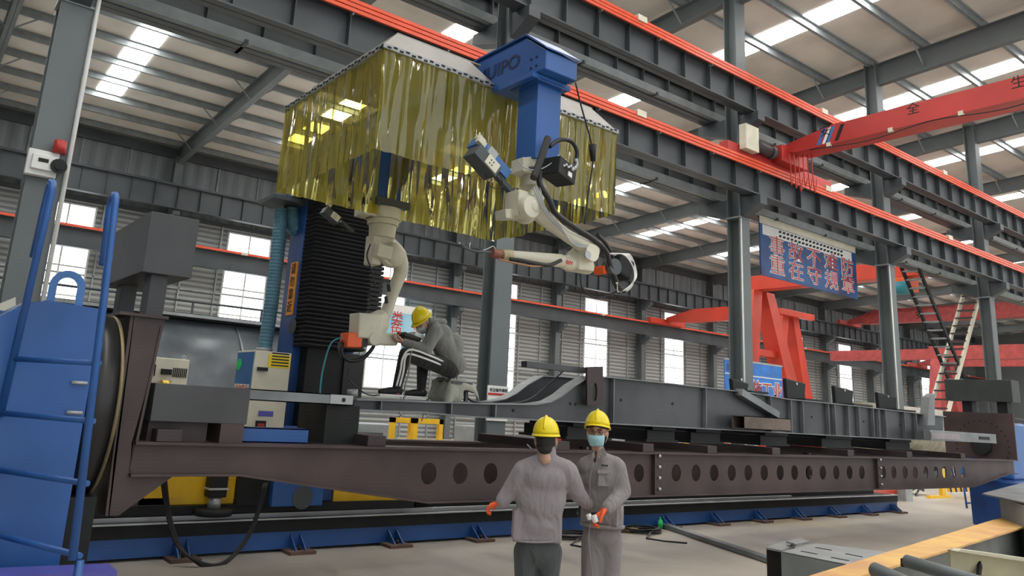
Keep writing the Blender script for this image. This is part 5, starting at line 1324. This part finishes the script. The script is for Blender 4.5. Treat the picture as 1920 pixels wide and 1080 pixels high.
o = MB().tube(catmull([at(870, 735, Y=7.1), at(885, 752, Y=7.0), at(930, 757, Y=6.95), at(985, 752, Y=7), at(1020, 728, Y=7.1), at(1045, 706, Y=7.1), at(1060, 690, Y=7.1), at(1045, 686, Y=7.2)]), .012, 6).build('welding_cable', rubber); tag(o, 'black cable snaking over the curved end of the chassis', 'cable')
b = MB()
b.tube(catmull([at(655, 690, Y=7.2), at(655, 712, Y=7.2), at(690, 740, Y=7.1), at(730, 738, Y=7.1), at(760, 730, Y=7.1)]), .006, 6)
o = b.build('thin_cable', rubber); tag(o, 'thin black cable sagging left of the worker shoes', 'cable')
o = MB().cyl(at(661, 744, Y=7.1), at(661, 730, Y=7.1), .055, n=20).build('round_fitting', galv); tag(o, 'small round grey fitting on the left end of the chassis', 'fitting')
# ------------------------------------------------------------------ floor clutter
def floorcoil(px, r, n, name, label, m=rubber, seed=1):
    c = at(px[0], px[1], Z=0.02); rr = random.Random(seed); pts = []
    for i in range(n*12):
        a = i*PI/6; q = r*(1+.18*math.sin(i*.37+seed)); pts.append((c.x+q*math.cos(a), c.y+q*.7*math.sin(a), .015+.01*(i//12)))
    pts += [(c.x-r-.2, c.y-.5, .012), (c.x-r+.1, c.y-1.0, .012)]
    o = MB().tube(catmull(pts, 2), .012, 6).build(name, m); tag(o, label, 'cable'); return o
floorcoil((1075, 1005), .34, 5, 'cable_coil', 'black cable coil on the floor between the two standing workers', seed=1)
floorcoil((1205, 995), .3, 6, 'cable_coil', 'black cable coil on the floor right of the facing worker', seed=2)
b0 = at(1238, 991, Z=0)
g_ = thing('plastic_bottle', b0, 'small bright green bottle on the floor before the track', 'bottle')
MB().cyl(b0, b0+V((0, 0, .11)), .045, .04, 16).cyl(b0+V((0, 0, .11)), b0+V((0, 0, .15)), .04, .015, 16).build('bottle_body', green, g_)
MB().cyl(b0+V((0, 0, .15)), b0+V((0, 0, .175)), .016).build('cap', green, g_)
a = at(1180, 985, Z=0)
o = MB().box(a.x-.1, a.x+.1, a.y, a.y+.1, 0, .26).build('wooden_block', wood); tag(o, 'pale wooden block on the floor behind the facing worker', 'block')
a = at(1172, 998, Z=0)
b = MB()
for k in range(4): b.cyl((a.x+k*.06, a.y-.1, .035), (a.x+k*.06, a.y+.06, .035), .03, n=12)
o = b.build('brass_fitting_row', mat('dull_brass', (.3, .2, .07), .4, .6)); tag(o, 'row of dull brass fittings on the floor by the wooden block', 'fitting')
p, q = at(1232, 985, Z=0), at(1470, 1065, Z=0)
o = MB().bar(p+V((0, 0, .04)), q+V((0, 0, .04)), .14, .06).build('flat_bar', frame_lt); tag(o, 'long grey flat bar lying on the floor beside the coil', 'bar')
p0 = at(0, 1062, Z=.62); p1 = at(203, 1056, Z=.62)
o = MB().prism([p0+V((-.3, 0, 0)), p1, p1-V((0, 0, .5)), p0-V((.3, 0, .5))], (0, -.25, 0)).build('violet_steel_box', purple); tag(o, 'violet-blue steel box edge at the bottom left corner', 'box')
b = MB()
for k in range(3):
    b.tube(catmull([at(303+k*4, 900, Y=8.5), at(312+k*3, 960, Y=8.6), at(330+k*3, 1020, Y=8.5), at(365+k*4, 1050+k*4, Y=8.35), at(410, 1058+k*3, Y=8.35), at(445+k*3, 1030, Y=8.5), at(475+k*2, 980, Y=8.6), at(495+k*3, 905, Y=8.65)]), .014, 6)
o = b.build('cable_loop', rubber); tag(o, 'black cable loop hanging in front of the blue track', 'cable')
# ------------------------------------------------------------------ foreground steel parts at right
Z1 = .62
A0, A1 = at(1515, 1080, Z=Z1), at(1920, 957, Z=Z1); B0, B1 = at(1612, 1080, Z=Z1), at(1920, 988, Z=Z1)
dA = (A1-A0).normalized(); dB = (B1-B0).normalized()
a0, a1, b0, b1 = A0-dA*1.2, A1+dA*3, B0-dB*1.2, B1+dB*3
rb = thing('rusty_beam', (B0+B1)/2-V((0, 0, Z1)), 'long steel beam with orange rusted top flange across the lower right corner', 'beam')
MB().prism([a0, a1, b1, b0], (0, 0, -.02)).build('top_flange', rust, rb)
m0, m1 = b0*.85+a0*.15, b1*.85+a1*.15
gm = mat('dull_green_grey_steel', (.085, .095, .09), .5, var=.15, vscale=2)
MB().prism([m0-V((0, 0, .02)), m1-V((0, 0, .02)), V((m1.x, m1.y, .06)), V((m0.x, m0.y, .06))], (-.01, .015, 0)).build('web', gm, rb)
MB().prism([V((v.x, v.y, .06)) for v in (a0, a1, b1, b0)], (0, 0, -.03)).build('bottom_flange', gm, rb)
pp = [at(x, y, W=5.2) for x, y in ((1782, 1031), (1920, 1050), (2000, 1062), (2000, 1150), (1785, 1130))]
pl_ = thing('cream_gusset_plate', V((pp[0].x, pp[0].y, .1)), 'cream painted curved plate with a slot beside the rusted beam', 'plate')
MB().prism(pp, (.01, .02, 0)).build('plate_body', mat('cream_primer', (.42, .4, .27), .5, var=.1), pl_)
MB().obox(at(1836, 1070, W=5.18), (1, 0, -.6), (0, 1, 0), (.6, 0, 1), .02, .008, .06).build('slot', black, pl_)
MB().prism([at(1782, 1031, W=5.2), at(1790, 1027, W=5.2), at(1925, 1046, W=5.2), at(1920, 1052, W=5.2)], (-.02, -.05, 0)).build('plate_edge', cream2, pl_)
for i, (p, q, rr) in enumerate((((1640, 1068), (1760, 1120), .045), ((1700, 1052), (1860, 1100), .04))):
    o = MB().cyl(at(p[0], p[1], W=4.9), at(q[0], q[1], W=4.4), rr, n=20).build('round_bar', steel); tag(o, ('lower' if i == 0 else 'upper')+' of two dark round bars under the rusted beam', 'bar')
o = MB().bar(at(1690, 1054, W=5.0), at(1990, 1122, W=4.4), .03, .05).build('dark_rail', black); tag(o, 'dark narrow rail running under the rusted beam at bottom right', 'rail')
Z2 = .5
T = [at(x, y, Z=Z2) for x, y in ((1466, 1034), (1527, 1018), (1705, 1040), (1640, 1068))]
sc = thing('slotted_channel', V((T[0].x, T[0].y, .0)), 'pale grey steel channel with four slots in its top, lower right', 'channel')
MB().prism(T, (0, 0, -.012)).build('slotted_top', galv, sc)
MB().prism([T[0], T[3], T[3]-V((0, 0, .42)), T[0]-V((0, 0, .42))], (0, .01, 0)).build('side_wall', steel_lt, sc)
MB().prism([T[1], T[2], T[2]-V((0, 0, .42)), T[1]-V((0, 0, .42))], (0, .01, 0)).build('side_wall', frame_m, sc)
MB().prism([T[0], T[1], T[1]-V((0, 0, .42)), T[0]-V((0, 0, .42))], (.012, 0, 0)).build('end_wall', steel_lt, sc)
for (x, y) in ((1517, 1036), (1544, 1029), (1575, 1048), (1601, 1041)):
    c = at(x, y, Z=Z2+.003); d = (T[3]-T[0]).normalized(); MB().obox(c, d, UP.cross(d), UP, .085, .014, .002).build('slot', black, sc)
p = at(1440, 1030, Z=.42)
bl = thing('notched_bracket', V((p.x, p.y, 0)), 'small notched steel bracket plates left of the slotted channel', 'bracket')
q4 = [at(x, y, Z=.45) for x, y in ((1436, 1026), (1470, 1014), (1500, 1018), (1466, 1032))]
MB().prism(q4, (0, 0, -.02)).build('bracket_plate', galv, bl)
q4 = [at(x, y, Z=.5) for x, y in ((1474, 1014), (1500, 1009), (1518, 1015), (1492, 1020))]
MB().prism(q4, (0, 0, -.02)).build('bracket_plate', galv, bl)
q4 = [at(x, y, Z=.43) for x, y in ((1437, 1028), (1466, 1034), (1490, 1024), (1460, 1018))]
MB().prism(q4, (0, 0, -.4)).build('bracket_leg', black, bl)
Z3 = .95
T = [at(x, y, Z=Z3) for x, y in ((1841, 925), (1925, 903), (2010, 915), (1960, 950))]
wt_ = thing('plate_stack_table', V((T[3].x, T[3].y, 0)), 'grey steel box with loose plates on top at the right edge', 'table')
MB().prism(T, (0, 0, -.02)).build('top_plate', frame_lt, wt_)
T2 = [t+V((.25, .0, -.02)) for t in T]; MB().prism(T2, (0, 0, -.02)).build('second_plate', galv, wt_)
T3 = [T[0]+V((.35, -.1, -.04)), T[1]+V((.1, .1, -.04)), T[2]+V((0, 0, -.04)), T[3]+V((.1, .2, -.04))]
MB().prism(T3, (0, 0, -.87)).build('box_body', steel_lt, wt_)
# ------------------------------------------------------------------ work yard seen between the frames
def gate(x0, x1, y, h, lab, w=.12, m=yellow):
    g = thing('safety_gate', (x0, y, 0), lab, 'gate')
    MB().box(x0, x0+w, y, y+w, 0, h).build('post', m, g); MB().box(x1-w, x1, y, y+w, 0, h).build('post', m, g); MB().box(x0, x1, y, y+w, h-w, h).build('top_bar', m, g)
    return g
def gx_(px0, px1, py, Y, lab, w=.12):
    a, b_ = at(px0, py, Y=Y), at(px1, py+1, Y=Y); return gate(a.x, b_.x, Y, (a.z+b_.z)/2, lab, w)
gx_(735, 778, 783, 17, 'yellow frame gate behind the beam, left of a matching pair')
gx_(777, 832, 785, 16.5, 'yellow frame gate behind the beam, right of a matching pair')
gx_(900, 915, 783, 20, 'narrow yellow frame beside the middle column')
gx_(1247, 1290, 804, 22, 'yellow frame seen under the chassis right of the facing worker')
gx_(1346, 1386, 811, 20, 'yellow frame under the chassis near the rusty square tube')
gx_(1742, 1780, 832, 24, 'yellow frame seen under the chassis near the right end')
rn = random.Random(5)
def clutter(px, py0, Y, w, h, m, name, lab, cat):
    a = at(px, py0, Y=Y); o = thing(name, (a.x, Y, 0), lab, cat); return a, o
spots = [(700, 795, 19, 1.6, 'olive_machine', 'olive workshop machine low behind the beam at left', steel_lt), (905, 800, 17, .6, 'grey_drum', 'rounded grey drum behind the beam near the middle column', galv),
         (1075, 800, 22, 1.0, 'red_crate', 'red crate glimpsed between the two standing workers helmets', red), (1175, 815, 19, 1.5, 'sheet_pile', 'pile of grey sheets on a red rack right of the facing worker', galv),
         (1405, 820, 19, .7, 'yellow_cabinet', 'yellow cabinet seen under the chassis beside a yellow frame', yellow), (1500, 822, 24, 2.0, 'red_yellow_rack', 'red and yellow rack seen under the chassis at right', red_or),
         (1642, 830, 20, .7, 'yellow_box', 'yellow box seen under the right half of the chassis', yellow), (1715, 830, 26, 2.2, 'cream_machine', 'cream machine seen under the right end of the chassis', cream2)]
for (px, py, Y, w, nm, lab, m) in spots:
    a = at(px, py, Y=Y); zt_ = max(.4, a.z)
    o = thing(nm, (a.x, Y, 0), lab, nm.split('_')[-1])
    MB().box(a.x-w/2, a.x+w/2, Y, Y+.9, .12, zt_).build('body', m, o, bevel=.03)
    MB().box(a.x-w/2-.05, a.x+w/2+.05, Y-.05, Y+.95, 0, .12).build('base', steel_dk, o)
    MB().box(a.x-w*.3, a.x+w*.2, Y-.03, Y, zt_*.5, zt_*.8).build('front_panel', steel_dk, o)
f_ = at(1687, 938, Z=0); Yr = f_.y
rk = thing('red_rack', f_, 'low red steel frame on the floor behind the track end', 'rack')
p0, p1 = at(1560, 922, Y=Yr), at(1687, 919, Y=Yr)
MB().box(p0.x, p1.x, Yr, Yr+.12, p1.z-.09, p1.z).build('top_rail', red_or, rk)
for x in (p0.x, (p0.x+p1.x)/2, p1.x-.08): MB().box(x, x+.08, Yr, Yr+.1, 0, p1.z-.09).build('leg', red_or, rk)
f_ = at(1706, 940, Z=0); o = MB().box(f_.x-.2, f_.x+.2, f_.y, f_.y+.3, 0, 1.0).build('grey_pedestal', galv); tag(o, 'short grey pedestal on the floor right of the low red frame', 'pedestal')
f_ = at(1768, 934, Z=0); Yr = f_.y
yr = thing('yellow_stand', f_, 'yellow steel stand with dark slanted bars left of the blue tailstock', 'stand')
p0, p1 = at(1745, 934, Y=Yr), at(1824, 930, Y=Yr)
MB().box(p0.x, at(1785, 934, Y=Yr).x, Yr, Yr+.12, 0, .07).build('foot', yellow, yr)
MB().box(at(1768, 930, Y=Yr).x, at(1775, 930, Y=Yr).x, Yr, Yr+.1, .07, 1.2).build('post', yellow, yr)
xp = at(1784, 930, Y=Yr).x
MB().box(xp, p1.x, Yr+.05, Yr+.1, .15, 1.2).build('panel', yellow, yr)
for k in range(4): MB().bar((xp+.1+k*.35, Yr+.03, .15), (xp-.15+k*.35, Yr+.03, 1.0), .04).build('slanted_bar', blue_dk, yr)
f_ = at(1735, 930, Z=0)
b = MB()
for k in range(5): b.tube([f_+V((-.6+.25*k, .3*(k % 2), .05+.05*k)), f_+V((.5+.1*k, .4, .1+.12*(k % 3)))], .03)
o = b.build('scrap_rod_bundle', steel_dk); tag(o, 'tangle of dark rods on the floor left of the yellow stand', 'scrap')
tb = thing('large_pipe_section', (34, 14, 0), 'large dull beige cylinder section behind the chassis right end', 'pipe')
p = at(1700, 765, Y=15)
MB().cyl((p.x-3, 15.5, p.z-.9), (p.x+4, 15.5, p.z-.9), 1.0, n=32).build('cylinder_shell', mat('dull_beige_steel', (.3, .28, .22), .5, var=.12), tb)
MB().box(p.x-2.8, p.x+3.8, 15, 16, 0, p.z-1.7).build('support', steel_dk, tb)
